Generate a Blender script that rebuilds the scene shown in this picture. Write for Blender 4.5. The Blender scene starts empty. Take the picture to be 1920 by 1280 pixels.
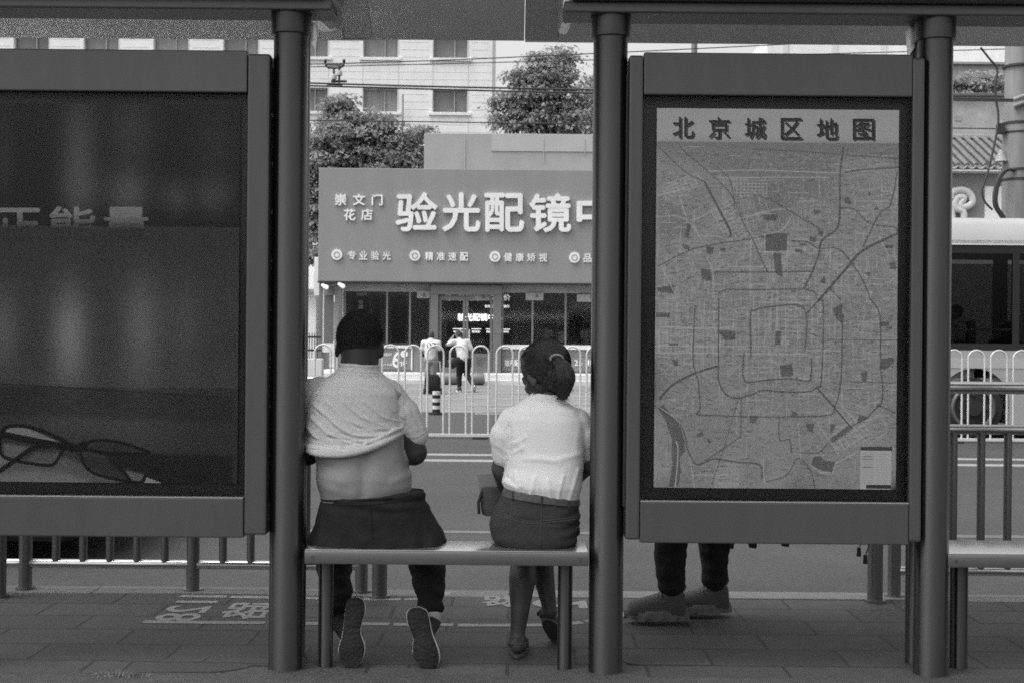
import bpy, bmesh, math, random
import numpy as np
from mathutils import Vector, Matrix, noise
from mathutils.bvhtree import BVHTree
random.seed(7); rng = np.random.default_rng(7)
S = bpy.context.scene; C = S.collection
R = math.radians

# ------------------------------------------------------------------ camera
H = 1.22; ROLL = R(0.5); FPX = 2400.0
cd = bpy.data.cameras.new('camera'); cam = bpy.data.objects.new('camera', cd); C.objects.link(cam)
cd.lens = 45.0; cd.sensor_width = 36.0; cd.clip_start = 0.1; cd.clip_end = 2000
cam.matrix_world = Matrix.Translation((0, 0, H)) @ Matrix.Rotation(R(90), 4, 'X') @ Matrix.Rotation(ROLL, 4, 'Z')
cd.dof.use_dof = True; cd.dof.focus_distance = 4.8; cd.dof.aperture_fstop = 13.0
S.camera = cam
# ------------------------------------------------------------------ world, sun, exposure
SUN_EL, SUN_AZ = R(64), R(-112)      # azimuth of the sun measured clockwise from +Y
w = bpy.data.worlds.new('World'); S.world = w; w.use_nodes = True
nt = w.node_tree; bgn = nt.nodes['Background']
sky = nt.nodes.new('ShaderNodeTexSky'); sky.sky_type = 'NISHITA'; sky.sun_disc = False
sky.sun_elevation = SUN_EL; sky.sun_rotation = SUN_AZ
sky.air_density = 1.5; sky.dust_density = 6.0; sky.ozone_density = 1.0
bw = nt.nodes.new('ShaderNodeRGBToBW')
nt.links.new(sky.outputs[0], bw.inputs[0]); nt.links.new(bw.outputs[0], bgn.inputs['Color'])
bgn.inputs['Strength'].default_value = 0.15
sl = bpy.data.lights.new('sun', 'SUN'); so = bpy.data.objects.new('sun', sl); C.objects.link(so)
sl.energy = 0.55; sl.angle = R(40); sl.color = (1, 1, 1)
sd = Vector((math.sin(SUN_AZ) * math.cos(SUN_EL), math.cos(SUN_AZ) * math.cos(SUN_EL), math.sin(SUN_EL)))
so.rotation_euler = sd.to_track_quat('Z', 'Y').to_euler(); so.location = (-6, -6, 14)
S.view_settings.view_transform = 'Standard'; S.view_settings.look = 'None'
S.view_settings.exposure = 0.95; S.view_settings.gamma = 1.0
S.render.engine = 'CYCLES'
S.cycles.max_bounces = 8; S.cycles.transparent_max_bounces = 16
S.cycles.use_denoising = False        # the photograph is grainy film: keep the sampling grain
S.cycles.blur_glossy = 1.0; S.cycles.caustics_reflective = False; S.cycles.caustics_refractive = False; S.cycles.sample_clamp_indirect = 8.0; S.cycles.filter_width = 1.7; S.cycles.use_adaptive_sampling = False; S.cycles.sampling_pattern = 'BLUE_NOISE'

# ------------------------------------------------------------------ pixel -> point at a chosen distance
cr, sr = math.cos(ROLL), math.sin(ROLL)
def P(px, py, Y):
    u, v = (px - 960) / FPX, -(py - 640) / FPX
    return Vector(((u * cr - v * sr) * Y, Y, H + (u * sr + v * cr) * Y))
def G(px, py, z=0.0):
    u, v = (px - 960) / FPX, -(py - 640) / FPX
    Y = (z - H) / (u * sr + v * cr)
    return Vector(((u * cr - v * sr) * Y, Y, z))
def pxof(co):
    u, v = co.x / co.y, (co.z - H) / co.y
    return (960 + FPX * (u * cr + v * sr), 640 - FPX * (-u * sr + v * cr))

# ------------------------------------------------------------------ materials (all neutral greys)
def mat(name, v, rough=.6, metal=0., ns=18., na=.12, bump=0., bs=None, big=.10, spec=.5, stretch=(1, 1, 1), coat=0.):
    m = bpy.data.materials.new(name); m.use_nodes = True
    n = m.node_tree.nodes; l = m.node_tree.links; b = n['Principled BSDF']
    tc = n.new('ShaderNodeTexCoord'); mp = n.new('ShaderNodeMapping'); mp.inputs['Scale'].default_value = stretch
    l.new(tc.outputs['Object'], mp.inputs[0])
    a = n.new('ShaderNodeTexNoise'); a.inputs['Scale'].default_value = ns; a.inputs['Detail'].default_value = 7; a.inputs['Roughness'].default_value = .65
    c = n.new('ShaderNodeTexNoise'); c.inputs['Scale'].default_value = 1.3; c.inputs['Detail'].default_value = 4
    l.new(mp.outputs[0], a.inputs['Vector']); l.new(mp.outputs[0], c.inputs['Vector'])
    m1 = n.new('ShaderNodeMapRange'); m1.inputs[3].default_value = 1 - na * 1.6; m1.inputs[4].default_value = 1 + na * 1.6
    m2 = n.new('ShaderNodeMapRange'); m2.inputs[3].default_value = v * (1 - big * 1.6); m2.inputs[4].default_value = v * (1 + big * 1.6)
    l.new(a.outputs[0], m1.inputs[0]); l.new(c.outputs[0], m2.inputs[0])
    mu = n.new('ShaderNodeMath'); mu.operation = 'MULTIPLY'; l.new(m1.outputs[0], mu.inputs[0]); l.new(m2.outputs[0], mu.inputs[1])
    l.new(mu.outputs[0], b.inputs['Base Color'])
    b.inputs['Roughness'].default_value = rough; b.inputs['Metallic'].default_value = metal
    b.inputs['Specular IOR Level'].default_value = spec; b.inputs['Coat Weight'].default_value = coat
    if bump:
        d = n.new('ShaderNodeTexNoise'); d.inputs['Scale'].default_value = bs or ns * 2; d.inputs['Detail'].default_value = 6
        l.new(mp.outputs[0], d.inputs['Vector'])
        bp = n.new('ShaderNodeBump'); bp.inputs['Strength'].default_value = bump; bp.inputs['Distance'].default_value = .02
        l.new(d.outputs[0], bp.inputs['Height']); l.new(bp.outputs[0], b.inputs['Normal'])
    return m
def emis(name, v, s):
    m = bpy.data.materials.new(name); m.use_nodes = True; b = m.node_tree.nodes['Principled BSDF']
    b.inputs['Base Color'].default_value = (v, v, v, 1); b.inputs['Emission Color'].default_value = (1, 1, 1, 1)
    b.inputs['Emission Strength'].default_value = s; return m
def glass(name, tint, refl_rough=.02, ior=1.45, mul=1.0):
    m = bpy.data.materials.new(name); m.use_nodes = True; n = m.node_tree.nodes; l = m.node_tree.links
    n.remove(n['Principled BSDF']); out = n['Material Output']
    t = n.new('ShaderNodeBsdfTransparent'); t.inputs[0].default_value = (tint, tint, tint, 1)
    g = n.new('ShaderNodeBsdfGlossy'); g.inputs['Roughness'].default_value = refl_rough; g.inputs['Color'].default_value = (mul, mul, mul, 1)
    f = n.new('ShaderNodeFresnel'); f.inputs[0].default_value = ior
    mx = n.new('ShaderNodeMixShader'); l.new(f.outputs[0], mx.inputs[0]); l.new(t.outputs[0], mx.inputs[1]); l.new(g.outputs[0], mx.inputs[2])
    l.new(mx.outputs[0], out.inputs[0]); return m
def printed(name, rough=.5, spec=.3):          # a print: grey values of the artwork stored on the sheet's own mesh
    m = bpy.data.materials.new(name); m.use_nodes = True; n = m.node_tree.nodes; l = m.node_tree.links; b = n['Principled BSDF']
    a = n.new('ShaderNodeAttribute'); a.attribute_name = 'ink'
    nz = n.new('ShaderNodeTexNoise'); nz.inputs['Scale'].default_value = 260; nz.inputs['Detail'].default_value = 3
    tc = n.new('ShaderNodeTexCoord'); l.new(tc.outputs['Object'], nz.inputs['Vector'])
    mr = n.new('ShaderNodeMapRange'); mr.inputs[3].default_value = .92; mr.inputs[4].default_value = 1.08; l.new(nz.outputs[0], mr.inputs[0])
    mu = n.new('ShaderNodeMath'); mu.operation = 'MULTIPLY'; l.new(a.outputs['Fac'], mu.inputs[0]); l.new(mr.outputs[0], mu.inputs[1])
    l.new(mu.outputs[0], b.inputs['Base Color']); b.inputs['Roughness'].default_value = rough; b.inputs['Specular IOR Level'].default_value = spec
    return m
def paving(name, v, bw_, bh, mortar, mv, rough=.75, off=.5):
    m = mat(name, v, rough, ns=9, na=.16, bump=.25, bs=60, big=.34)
    n = m.node_tree.nodes; l = m.node_tree.links; b = n['Principled BSDF']
    tc = n.new('ShaderNodeTexCoord'); br = n.new('ShaderNodeTexBrick'); br.offset = off; br.squash = 1
    wv = n.new('ShaderNodeTexNoise'); wv.inputs['Scale'].default_value = 5; va = n.new('ShaderNodeVectorMath'); va.operation = 'MULTIPLY_ADD'
    va.inputs[1].default_value = (.012, .012, 0); l.new(tc.outputs['Object'], wv.inputs['Vector']); l.new(wv.outputs['Color'], va.inputs[0]); l.new(tc.outputs['Object'], va.inputs[2])
    l.new(va.outputs[0], br.inputs['Vector'])
    for k, q in (('Scale', 1.), ('Mortar Size', mortar), ('Mortar Smooth', .25), ('Bias', 0.), ('Brick Width', bw_), ('Row Height', bh)): br.inputs[k].default_value = q
    br.inputs['Color1'].default_value = (.86,) * 3 + (1,); br.inputs['Color2'].default_value = (1.12,) * 3 + (1,); br.inputs['Mortar'].default_value = (mv,) * 3 + (1,)
    old = b.inputs['Base Color'].links[0].from_socket
    mu = n.new('ShaderNodeMath'); mu.operation = 'MULTIPLY'; l.new(old, mu.inputs[0]); l.new(br.outputs['Color'], mu.inputs[1]); l.new(mu.outputs[0], b.inputs['Base Color'])
    bp = n.new('ShaderNodeBump'); bp.inputs['Strength'].default_value = .8; bp.inputs['Distance'].default_value = .006; bp.invert = True
    l.new(br.outputs['Fac'], bp.inputs['Height'])
    nb = b.inputs['Normal'].links[0].from_node; l.new(bp.outputs[0], nb.inputs['Normal'])
    return m

def leafmat(name, v):
    m = mat(name, v, .6, ns=1.2, na=.4, big=.3, spec=.3); n = m.node_tree.nodes; l = m.node_tree.links; b = n['Principled BSDF']
    t = n.new('ShaderNodeBsdfTranslucent'); l.new(b.inputs['Base Color'].links[0].from_socket, t.inputs[0])
    mx = n.new('ShaderNodeMixShader'); mx.inputs[0].default_value = .4; l.new(b.outputs[0], mx.inputs[1]); l.new(t.outputs[0], mx.inputs[2])
    l.new(mx.outputs[0], n['Material Output'].inputs[0]); return m
M = dict(
    steel=mat('brushed_steel', .13, .36, .95, ns=30, na=.10, stretch=(1, 1, .06), big=.2),
    steel_rail=mat('rail_steel', .19, .36, .8, ns=40, na=.12, big=.15),
    rail_bar=mat('polished_rail', .55, .2, .95, ns=40, na=.12, big=.1),
    seat_top=mat('worn_seat_top_sheen', .72, .24, .9, ns=50, na=.12, stretch=(.1, 1, 1), big=.12),  # worn polish; the bright street's reflection is also put into its paler base
    course=mat('tile_joint', .68, .8),
    faint=mat('worn_lane_line', .105, .8, ns=12, na=.3, big=.3),
    steel_bench=mat('bench_steel', .26, .30, .85, ns=60, na=.10, stretch=(.1, 1, 1), big=.15),
    panel=mat('grey_panel_paint', .115, .36, .45, ns=26, na=.10, big=.18, stretch=(1, 1, .25)),
    panel_dk=mat('dark_joint', .03, .6),
    canopy=mat('canopy_sheet', .9, .3, .7, ns=4, na=.06, big=.12),
    canopy_lt=mat('canopy_trim', .8, .30, .5, ns=25, na=.2, big=.25, stretch=(3, .4, 3)),
    beam=mat('canopy_beam_paint', .24, .45, .2, ns=6, na=.08),
    black=mat('black_print_border', .013, .5, ns=60, na=.1),
    ledge=mat('bright_ledge', .55, .35, .6),
    asphalt=mat('asphalt', .043, .85, ns=70, na=.42, bump=.35, bs=240, big=.24, stretch=(.5, 1, 1)),
    asphalt_far=mat('asphalt_far', .05, .85, ns=20, na=.12, bump=.2, bs=90, big=.12),
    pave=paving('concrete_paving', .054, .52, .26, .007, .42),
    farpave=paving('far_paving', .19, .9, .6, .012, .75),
    kerb=mat('kerb_stone', .15, .8, ns=14, na=.2, bump=.2),
    cement=mat('rough_cement', .062, .9, ns=16, na=.35, bump=.6, bs=40, big=.25),
    paint=mat('worn_road_paint', .23, .7, ns=26, na=.32, big=.2, bump=.2),
    paintw=mat('road_line_paint', .24, .7, ns=16, na=.25, big=.2),
    white=mat('white_enamel', .6, .4, ns=8, na=.06),
    whitewall=mat('white_wall_tiles', .8, .8, ns=3, na=.10, big=.06, stretch=(1, 1, .4)),
    winpane=mat('far_window_pane', .17, .25, ns=2, na=.2),
    winpane2=mat('curtained_window_pane', .22, .3, ns=2, na=.25, stretch=(4, 1, .2)), winpane3=mat('dim_window_pane', .13, .25, ns=1, na=.3),
    winframe=mat('far_window_frame', .34, .5),
    sign=mat('shop_sign_face', .25, .55, ns=3, na=.07, big=.07, stretch=(1, 1, .35)),
    signup=mat('upper_fascia', .36, .6, ns=1.5, na=.08, big=.08),
    signup2=mat('upper_fascia_panel', .43, .6, ns=1.5, na=.06, big=.06),
    letter=mat('white_letter', .80, .5, na=.04),
    letterside=mat('letter_side', .25, .6),
    frieze=mat('shop_frieze', .33, .6, ns=5, na=.15),
    portal=mat('portal_cladding', .15, .45, ns=6, na=.1),
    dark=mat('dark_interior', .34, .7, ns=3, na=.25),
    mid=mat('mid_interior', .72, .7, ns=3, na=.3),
    alum=mat('aluminium', .22, .4, .4),
    adgrey=mat('advert_grey', .21, .6, ns=4, na=.08),
    adlt=mat('advert_light', .75, .6),
    step=mat('pale_step_stone', .58, .8, ns=7, na=.12),
    skin=mat('skin_pale', .26, .5, ns=14, na=.10, big=.10, spec=.4, bump=.08, bs=120),
    skin_dk=mat('skin_tanned', .026, .6, ns=14, na=.12, big=.12, spec=.4, bump=.08, bs=120),
    skin_leg=mat('skin_leg', .075, .5, ns=14, na=.12, big=.12, spec=.4),
    hair=mat('black_hair', .032, .5, ns=70, na=.4, bump=.6, bs=160, stretch=(1, 1, .25), big=.1),
    hair_short=mat('cropped_hair', .040, .75, ns=120, na=.4, bump=.8, bs=300, big=.15),
    tee=mat('grey_marl_cotton', .56, .9, ns=160, na=.16, bump=.25, bs=300, big=.05, spec=.2),
    blouse=mat('white_blouse', .80, .8, ns=60, na=.04, bump=.08, bs=90, big=.03, spec=.3),
    trouser=mat('black_trousers', .022, .9, ns=90, na=.25, bump=.3, bs=160, spec=.2),
    skirt=mat('dark_denim', .052, .9, ns=140, na=.30, bump=.4, bs=260, big=.2, spec=.2),
    sole=mat('dark_rubber_sole', .014, .75, ns=60, na=.2, bump=.5, bs=90),
    midsole=mat('white_midsole', .62, .6, ns=30, na=.15),
    shoe=mat('dark_shoe_mesh', .045, .85, ns=120, na=.3, bump=.4, bs=200),
    sneaker=mat('grey_knit_sneaker', .080, .85, ns=90, na=.25, bump=.12, bs=140),
    sneaker_sole=mat('grey_foam_sole', .14, .7, ns=30, na=.2),
    bag=mat('dark_grey_bag', .075, .6, ns=30, na=.2, bump=.2),
    paper=mat('pale_paper', .33, .7, na=.05),
    rubber=mat('tyre_rubber', .022, .8, ns=20, na=.25, bump=.2),
    carpaint=mat('black_car_paint', .02, .25, .2, coat=.6, na=.04),
    buswhite=mat('bus_white_paint', .37, .35, ns=3, na=.04, coat=.3),
    busgrey=mat('bus_grey_band', .42, .4),
    rim=mat('wheel_rim', .14, .45, .5),
    leaf=leafmat('leaves', .27), leaf2=leafmat('leaves_pale', .32),
    bark=mat('bark', .09, .9, ns=12, na=.35, bump=.5),
    brick=paving('pale_brick', .56, .5, .17, .02, .72),
    tile=mat('grey_roof_tile', .14, .8, ns=6, na=.4, bump=.3),
    tilelt=mat('pale_roof_tile_end', .34, .8, ns=9, na=.3),
    wallgrey=mat('grey_plaster', .25, .8, ns=2, na=.12),
    cloudorn=mat('pale_ornament', .62, .6),
    pole=mat('concrete_pole', .24, .85, ns=10, na=.2, big=.25, stretch=(1, 1, .25)),
    cable=mat('black_cable', .03, .6),
    porcelain=mat('insulator_porcelain', .5, .4),
    lens_glass=glass('showcase_glass', .95, .05, 1.33, .28),
    shop_glass=glass('shop_glass', .93, .06, 1.55, .8),
    bus_glass=glass('tinted_bus_glass', .48, .02, 1.45, .5),
    led=emis('lit_led_letters', .8, 1.1),
    led_dim=emis('dim_led_letters', .5, .35),
    lamp=emis('lit_spotlight', .7, .25),
    soil=mat('ground_soil', .10, .95, ns=2, na=.3),
)

def brushed(m, an, rot):
    n = m.node_tree.nodes; b = n['Principled BSDF']; t = n.new('ShaderNodeTangent'); t.direction_type = 'RADIAL'; t.axis = 'Z'
    m.node_tree.links.new(t.outputs[0], b.inputs['Tangent']); b.inputs['Anisotropic'].default_value = an; b.inputs['Anisotropic Rotation'].default_value = rot
brushed(M['steel'], .9, .25)
# ------------------------------------------------------------------ object bookkeeping
def wloc(o):
    v = Vector((0, 0, 0))
    while o: v = v + o.location; o = o.parent
    return v
def tag(o, label, cat, group=None):
    o['label'] = label; o['category'] = cat
    if group: o['group'] = group
    return o
def thing(name, label, cat, loc, group=None):
    o = bpy.data.objects.new(name, None); C.objects.link(o); o.location = loc; o.empty_display_size = .1
    return tag(o, label, cat, group)
def dup(root, delta, label=None):
    r = root.copy(); C.objects.link(r); r.location = root.location + Vector(delta)
    if label: r['label'] = label
    for ch in list(root.children):
        c = ch.copy(); C.objects.link(c); c.parent = r
        for g in list(ch.children):
            d = g.copy(); C.objects.link(d); d.parent = c
    return r

class MB:
    def __init__(s): s.v = []; s.f = []; s.mi = []; s.m = 0
    def add(s, vs, fs):
        o = len(s.v); s.v += [Vector(x) for x in vs]; s.f += [[i + o for i in f] for f in fs]; s.mi += [s.m] * len(fs); return s
    def box(s, a, b):
        x0, y0, z0 = [min(p, q) for p, q in zip(a, b)]; x1, y1, z1 = [max(p, q) for p, q in zip(a, b)]
        return s.add([(x0, y0, z0), (x1, y0, z0), (x1, y1, z0), (x0, y1, z0), (x0, y0, z1), (x1, y0, z1), (x1, y1, z1), (x0, y1, z1)],
                     [(0, 3, 2, 1), (4, 5, 6, 7), (0, 1, 5, 4), (1, 2, 6, 5), (2, 3, 7, 6), (3, 0, 4, 7)])
    def loft(s, rings, cap=True, closed=True):
        n = len(rings[0]); vs = [p for r in rings for p in r]; fs = []
        for i in range(len(rings) - 1):
            for j in range(n if closed else n - 1):
                k = (j + 1) % n; fs.append((i * n + j, i * n + k, (i + 1) * n + k, (i + 1) * n + j))
        if cap: fs.append(tuple(range(n))[::-1]); fs.append(tuple((len(rings) - 1) * n + j for j in range(n)))
        return s.add(vs, fs)
    def cap(s, p0, r0, p1, r1, n=14, h=4):          # tapered limb with round ends
        p0, p1 = Vector(p0), Vector(p1); d = p1 - p0; L = d.length; d = d / L if L > 1e-9 else Vector((0, 0, 1))
        q = d.to_track_quat('Z', 'Y'); rings = []
        def rg(c, r): return [c + q @ Vector((r * math.cos(2 * math.pi * j / n), r * math.sin(2 * math.pi * j / n), 0)) for j in range(n)]
        for i in range(h): a = math.pi / 2 * (1 - i / h); rings.append(rg(p0 - d * r0 * math.sin(a) * .999, max(r0 * math.cos(a), r0 * .04)))
        rings.append(rg(p0, r0)); rings.append(rg(p1, r1))
        for i in range(1, h + 1): a = math.pi / 2 * i / h; rings.append(rg(p1 + d * r1 * math.sin(a) * .999, max(r1 * math.cos(a), r1 * .04)))
        return s.loft(rings)
    def cyl(s, p0, p1, r0, r1=None, n=24):
        p0, p1 = Vector(p0), Vector(p1); r1 = r0 if r1 is None else r1; q = (p1 - p0).to_track_quat('Z', 'Y')
        cs = [Vector((math.cos(2 * math.pi * j / n), math.sin(2 * math.pi * j / n), 0)) for j in range(n)]
        return s.loft([[p0 + q @ (c * r0) for c in cs], [p1 + q @ (c * r1) for c in cs]])
    def tube(s, pts, r, n=8, closed=False):
        pts = [Vector(p) for p in pts]; N = len(pts); rings = []; ref = None
        for i, p in enumerate(pts):
            if closed: t = pts[(i + 1) % N] - pts[i - 1]
            else: t = pts[min(i + 1, N - 1)] - pts[max(i - 1, 0)]
            t.normalize()
            if ref is None: ref = t.orthogonal().normalized()
            ref = (ref - t * ref.dot(t)).normalized(); b = t.cross(ref)
            rr = r[i] if isinstance(r, (list, tuple)) else r
            rings.append([p + (ref * math.cos(2 * math.pi * j / n) + b * math.sin(2 * math.pi * j / n)) * rr for j in range(n)])
        if closed: rings.append(rings[0]); return s.loft(rings, cap=False)
        return s.loft(rings)
    def ell(s, c, r, n=16, h=10, rot=None):
        c = Vector(c); rings = []
        for i in range(h + 1):
            a = -math.pi / 2 + math.pi * i / h; cc = max(math.cos(a), .02)
            row = [Vector((r[0] * cc * math.cos(2 * math.pi * j / n), r[1] * cc * math.sin(2 * math.pi * j / n), r[2] * math.sin(a))) for j in range(n)]
            rings.append([c + (rot @ p if rot else p) for p in row])
        return s.loft(rings)
    def prism(s, poly, off):                        # polygon (3D points) pushed along a vector
        off = Vector(off); a = [Vector(p) for p in poly]; n = len(a)
        fs = [tuple(range(n)), tuple(range(n, 2 * n))[::-1]] + [(j, n + j, n + (j + 1) % n, (j + 1) % n) for j in range(n)]
        return s.add(a + [p + off for p in a], fs)
    def xform(s, m, i0=0):
        for i in range(i0, len(s.v)): s.v[i] = m @ s.v[i]
        return s
    def build(s, name, m, parent=None, smooth=False, bev=0., seg=2, auto=None):
        me = bpy.data.meshes.new(name)
        if parent is not None: o0 = wloc(parent)
        else:
            xs = [v.x for v in s.v]; ys = [v.y for v in s.v]; zs = [v.z for v in s.v]
            o0 = Vector(((min(xs) + max(xs)) / 2, (min(ys) + max(ys)) / 2, min(zs)))
        me.from_pydata([tuple(v - o0) for v in s.v], [], s.f)
        bm = bmesh.new(); bm.from_mesh(me); bmesh.ops.recalc_face_normals(bm, faces=bm.faces)
        if bev:
            es = [e for e in bm.edges if len(e.link_faces) == 2 and e.calc_face_angle(0) > R(35)]
            bmesh.ops.bevel(bm, geom=es, offset=bev, segments=seg, affect='EDGES', profile=.6, clamp_overlap=True)
        bm.to_mesh(me); bm.free()
        for mm in (m if isinstance(m, (list, tuple)) else [m]): me.materials.append(M[mm] if isinstance(mm, str) else mm)
        if len(me.materials) > 1 and not bev: me.polygons.foreach_set('material_index', s.mi)
        if smooth or auto:
            me.polygons.foreach_set('use_smooth', [True] * len(me.polygons))
            me.set_sharp_from_angle(angle=R(auto or 45))
        o = bpy.data.objects.new(name, me); C.objects.link(o)
        if parent is not None: o.parent = parent
        else: o.location = o0
        return o
def struct(o): o['kind'] = 'structure'; return o
def fuse(mb, voxel, smooth=6):
    """several overlapping closed volumes grown together into one continuous surface"""
    me = bpy.data.meshes.new('tmp'); me.from_pydata([tuple(v) for v in mb.v], [], mb.f)
    bm = bmesh.new(); bm.from_mesh(me); bmesh.ops.recalc_face_normals(bm, faces=bm.faces); bm.to_mesh(me); bm.free()
    o = bpy.data.objects.new('tmp', me); C.objects.link(o)
    r = o.modifiers.new('r', 'REMESH'); r.mode = 'VOXEL'; r.voxel_size = voxel
    if smooth:
        q = o.modifiers.new('s', 'SMOOTH'); q.factor = .5; q.iterations = smooth
    bpy.context.view_layer.update()
    m2 = bpy.data.meshes.new_from_object(o.evaluated_get(bpy.context.evaluated_depsgraph_get()))
    out = MB(); out.v = [v.co.copy() for v in m2.vertices]; out.f = [list(p.vertices) for p in m2.polygons]; out.mi = [0] * len(out.f)
    nr = [v.normal.copy() for v in m2.vertices]
    bpy.data.objects.remove(o); bpy.data.meshes.remove(me); bpy.data.meshes.remove(m2)
    return out, nr
def displace(mb, nr, fn):
    mb.v = [v + n * fn(v, n) for v, n in zip(mb.v, nr)]; return mb
def ring(xl, yl, xr, yr, Y, b, n=2.4, N=40, sag=0., bf=None):
    pl, pr = P(xl, yl, Y), P(xr, yr, Y); c = (pl + pr) / 2; A = (pr - pl) / 2; out = []
    for j in range(N):
        t = 2 * math.pi * j / N; ct, st = math.cos(t), math.sin(t)
        cx = math.copysign(abs(ct) ** (2 / n), ct); sy = math.copysign(abs(st) ** (2 / n), st)
        bb = b if st < 0 else (bf or b)
        out.append(c + A * cx + Vector((0, sy * bb, -sag * (1 - cx * cx) * (1 if st < 0 else .3))))
    return out
def surf(mb):
    t = BVHTree.FromPolygons([tuple(v) for v in mb.v], mb.f)
    def at(px, py, lift=.001):
        d = (P(px, py, 1) - Vector((0, 0, H))).normalized(); h = t.ray_cast(Vector((0, 0, H)), d)
        return h[0] - d * lift if h[0] else None
    return at
def seam(at, pts, rad, name, m, parent, k=10):
    q = [at(a, b) for a, b in sm2(pts, k)]; q = [p for p in q if p]
    if len(q) > 2: MB().tube(q, rad, 6).build(name, m, parent, smooth=True)
def sm2(pts, k=6): return [(v.x, v.y) for v in smooth_poly([Vector((a, b, 0)) for a, b in pts], k)]
def sring(c, a, b, n=2.4, N=28):
    c = Vector(c); out = []
    for j in range(N):
        t = 2 * math.pi * j / N; ct, st = math.cos(t), math.sin(t)
        out.append(c + Vector((a * math.copysign(abs(ct) ** (2 / n), ct), b * math.copysign(abs(st) ** (2 / n), st), 0)))
    return out
def text(body, box, Y, ext, m, parent, name, bold=0.02, spacing=1.0, face=None, label=None):
    """lettering standing upright, fitted to a pixel box at distance Y, extruded towards the viewer"""
    cu = bpy.data.curves.new('t', 'FONT'); cu.body = body; cu.size = 1; cu.space_character = spacing; cu.resolution_u = 3
    o = bpy.data.objects.new('t', cu); C.objects.link(o); bpy.context.view_layer.update()
    me = bpy.data.meshes.new_from_object(o.evaluated_get(bpy.context.evaluated_depsgraph_get()))
    bpy.data.objects.remove(o); bpy.data.curves.remove(cu)
    vs = [v.co.copy() for v in me.vertices]; fs = [list(p.vertices) for p in me.polygons]; bpy.data.meshes.remove(me)
    x0 = min(v.x for v in vs); x1 = max(v.x for v in vs); y0 = min(v.y for v in vs); y1 = max(v.y for v in vs)
    xl, yt, xr, yb = box; mb = MB(); hgt_ = yb - yt; b_ = bold * hgt_ * .85; step = 2e-4 * Y / 5
    shifts = [(0, 0)] + ([(b_, 0), (-b_, 0), (0, b_), (0, -b_)] if bold > 0 else [])
    for k, (sx, sy) in enumerate(shifts):
        pts = [P(xl + b_ + (v.x - x0) / (x1 - x0) * (xr - xl - 2 * b_) + sx, yb - b_ + (v.y - y0) / (y1 - y0) * (yt - yb + 2 * b_) + sy, Y - step * k * .5) for v in vs]
        extrude_flat(mb, pts, fs, (0, -ext, 0))
    return mb.build(name, m, parent)
def extrude_flat(mb, pts, fs, off):
    off = Vector(off); n = len(pts)
    if off.length == 0: return mb.add(pts, fs)
    cnt = {}
    for f in fs:
        for i in range(len(f)):
            e = (f[i], f[(i + 1) % len(f)]); cnt[e] = 1
    side = [(a, b, n + b, n + a) for (a, b) in cnt if (b, a) not in cnt]
    mb.m = 0; mb.add(pts + [p + off for p in pts], [[n + i for i in f] for f in fs] + side); return mb

# ================================================================== GROUND
YK = 6.28
gb = MB().box((-160, -60, -.9), (160, 260, -.25)); struct(gb.build('ground', 'soil'))
def sheet(name, x0, y0, x1, y1, z, m, depth=.12):
    return struct(MB().box((x0, y0, z - depth), (x1, y1, z)).build(name, m))
def gridsheet(name, x0, y0, x1, y1, fz, m, nx, ny):
    vs = []; fs = []
    for j in range(ny + 1):
        for i in range(nx + 1):
            x = x0 + (x1 - x0) * i / nx; y = y0 + (y1 - y0) * j / ny; vs.append((x, y, fz(x, y)))
    for j in range(ny):
        for i in range(nx):
            a = j * (nx + 1) + i; fs.append((a, a + 1, a + nx + 2, a + nx + 1))
    o = MB().add(vs, fs).build(name, m, smooth=True); return struct(o)
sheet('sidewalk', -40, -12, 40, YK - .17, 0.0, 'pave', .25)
kb = MB()
for i in range(-16, 16): kb.box((i * 1.0 + .003, YK - .167, -.2), (i * 1.0 + .997, YK, .004 + .003 * math.sin(i * 2.1)))
struct(kb.build('kerb', 'kerb', bev=.008))
sheet('road', -120, YK + .003, 120, 17.9, -.13, 'asphalt')
sheet('far_road', -120, 17.903, 120, 24.2, -.13, 'asphalt_far')
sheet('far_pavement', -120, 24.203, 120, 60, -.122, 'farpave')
# lines on the road
lm = MB()
for py, hw in ((853, 1.6), (864, 2.0)):
    y = G(960, py, -.13).y; dy = hw * y * y / (FPX * 1.35)
    lm.box((-60, y - dy, -.135), (60, y + dy, -.126))
struct(lm.build('road_marking', 'paintw'))
y = G(960, 998, -.13).y; struct(MB().box((-60, y - .06, -.135), (60, y + .06, -.126)).build('lane_marking', 'faint'))
lm = MB()
for (a, b) in (((1000, 735), (1130, 735)), ((870, 760), (1130, 757)), ((890, 775), (1110, 777))):
    p, q = G(*a, -.12), G(*b, -.12); lm.prism([p + Vector((0, -.12, .003)), q + Vector((0, -.12, .003)), q + Vector((0, .12, .003)), p + Vector((0, .12, .003))], (0, 0, -.02))
p, q = G(985, 735, -.12), G(1020, 722, -.12)
lm.prism([p + Vector((0, 0, .003)), p + Vector((.35, 0, .003)), q + Vector((.35, 0, .003)), q + Vector((0, 0, .003))], (0, 0, -.02))
struct(lm.build('plaza_marking', 'paintw'))
# rough cement strip at the foot of the shelter
pts = []; n = 220
for i in range(n + 1):
    x = -3 + 6 * i / n
    bump = sum(.09 * math.exp(-((x - c) / .10) ** 2) for c in (-.825, -.66, .21, .352, 1.42, 1.56, 1.72))
    pts.append((x, 4.66 + .03 * noise.noise((x * 3, 0, 1)) + .018 * noise.noise((x * 14, 3, 1)) + bump * (1 + .5 * noise.noise((x * 9, 7, 0)))))
mbs = MB(); vs = [(x, y, .004) for x, y in pts] + [(x, 3.2, .004) for x, y in pts]
mbs.add(vs, [(i + n + 1, i + n + 2, i + 1, i) for i in range(n)]); struct(mbs.build('pavement_edge', 'cement'))
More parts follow.
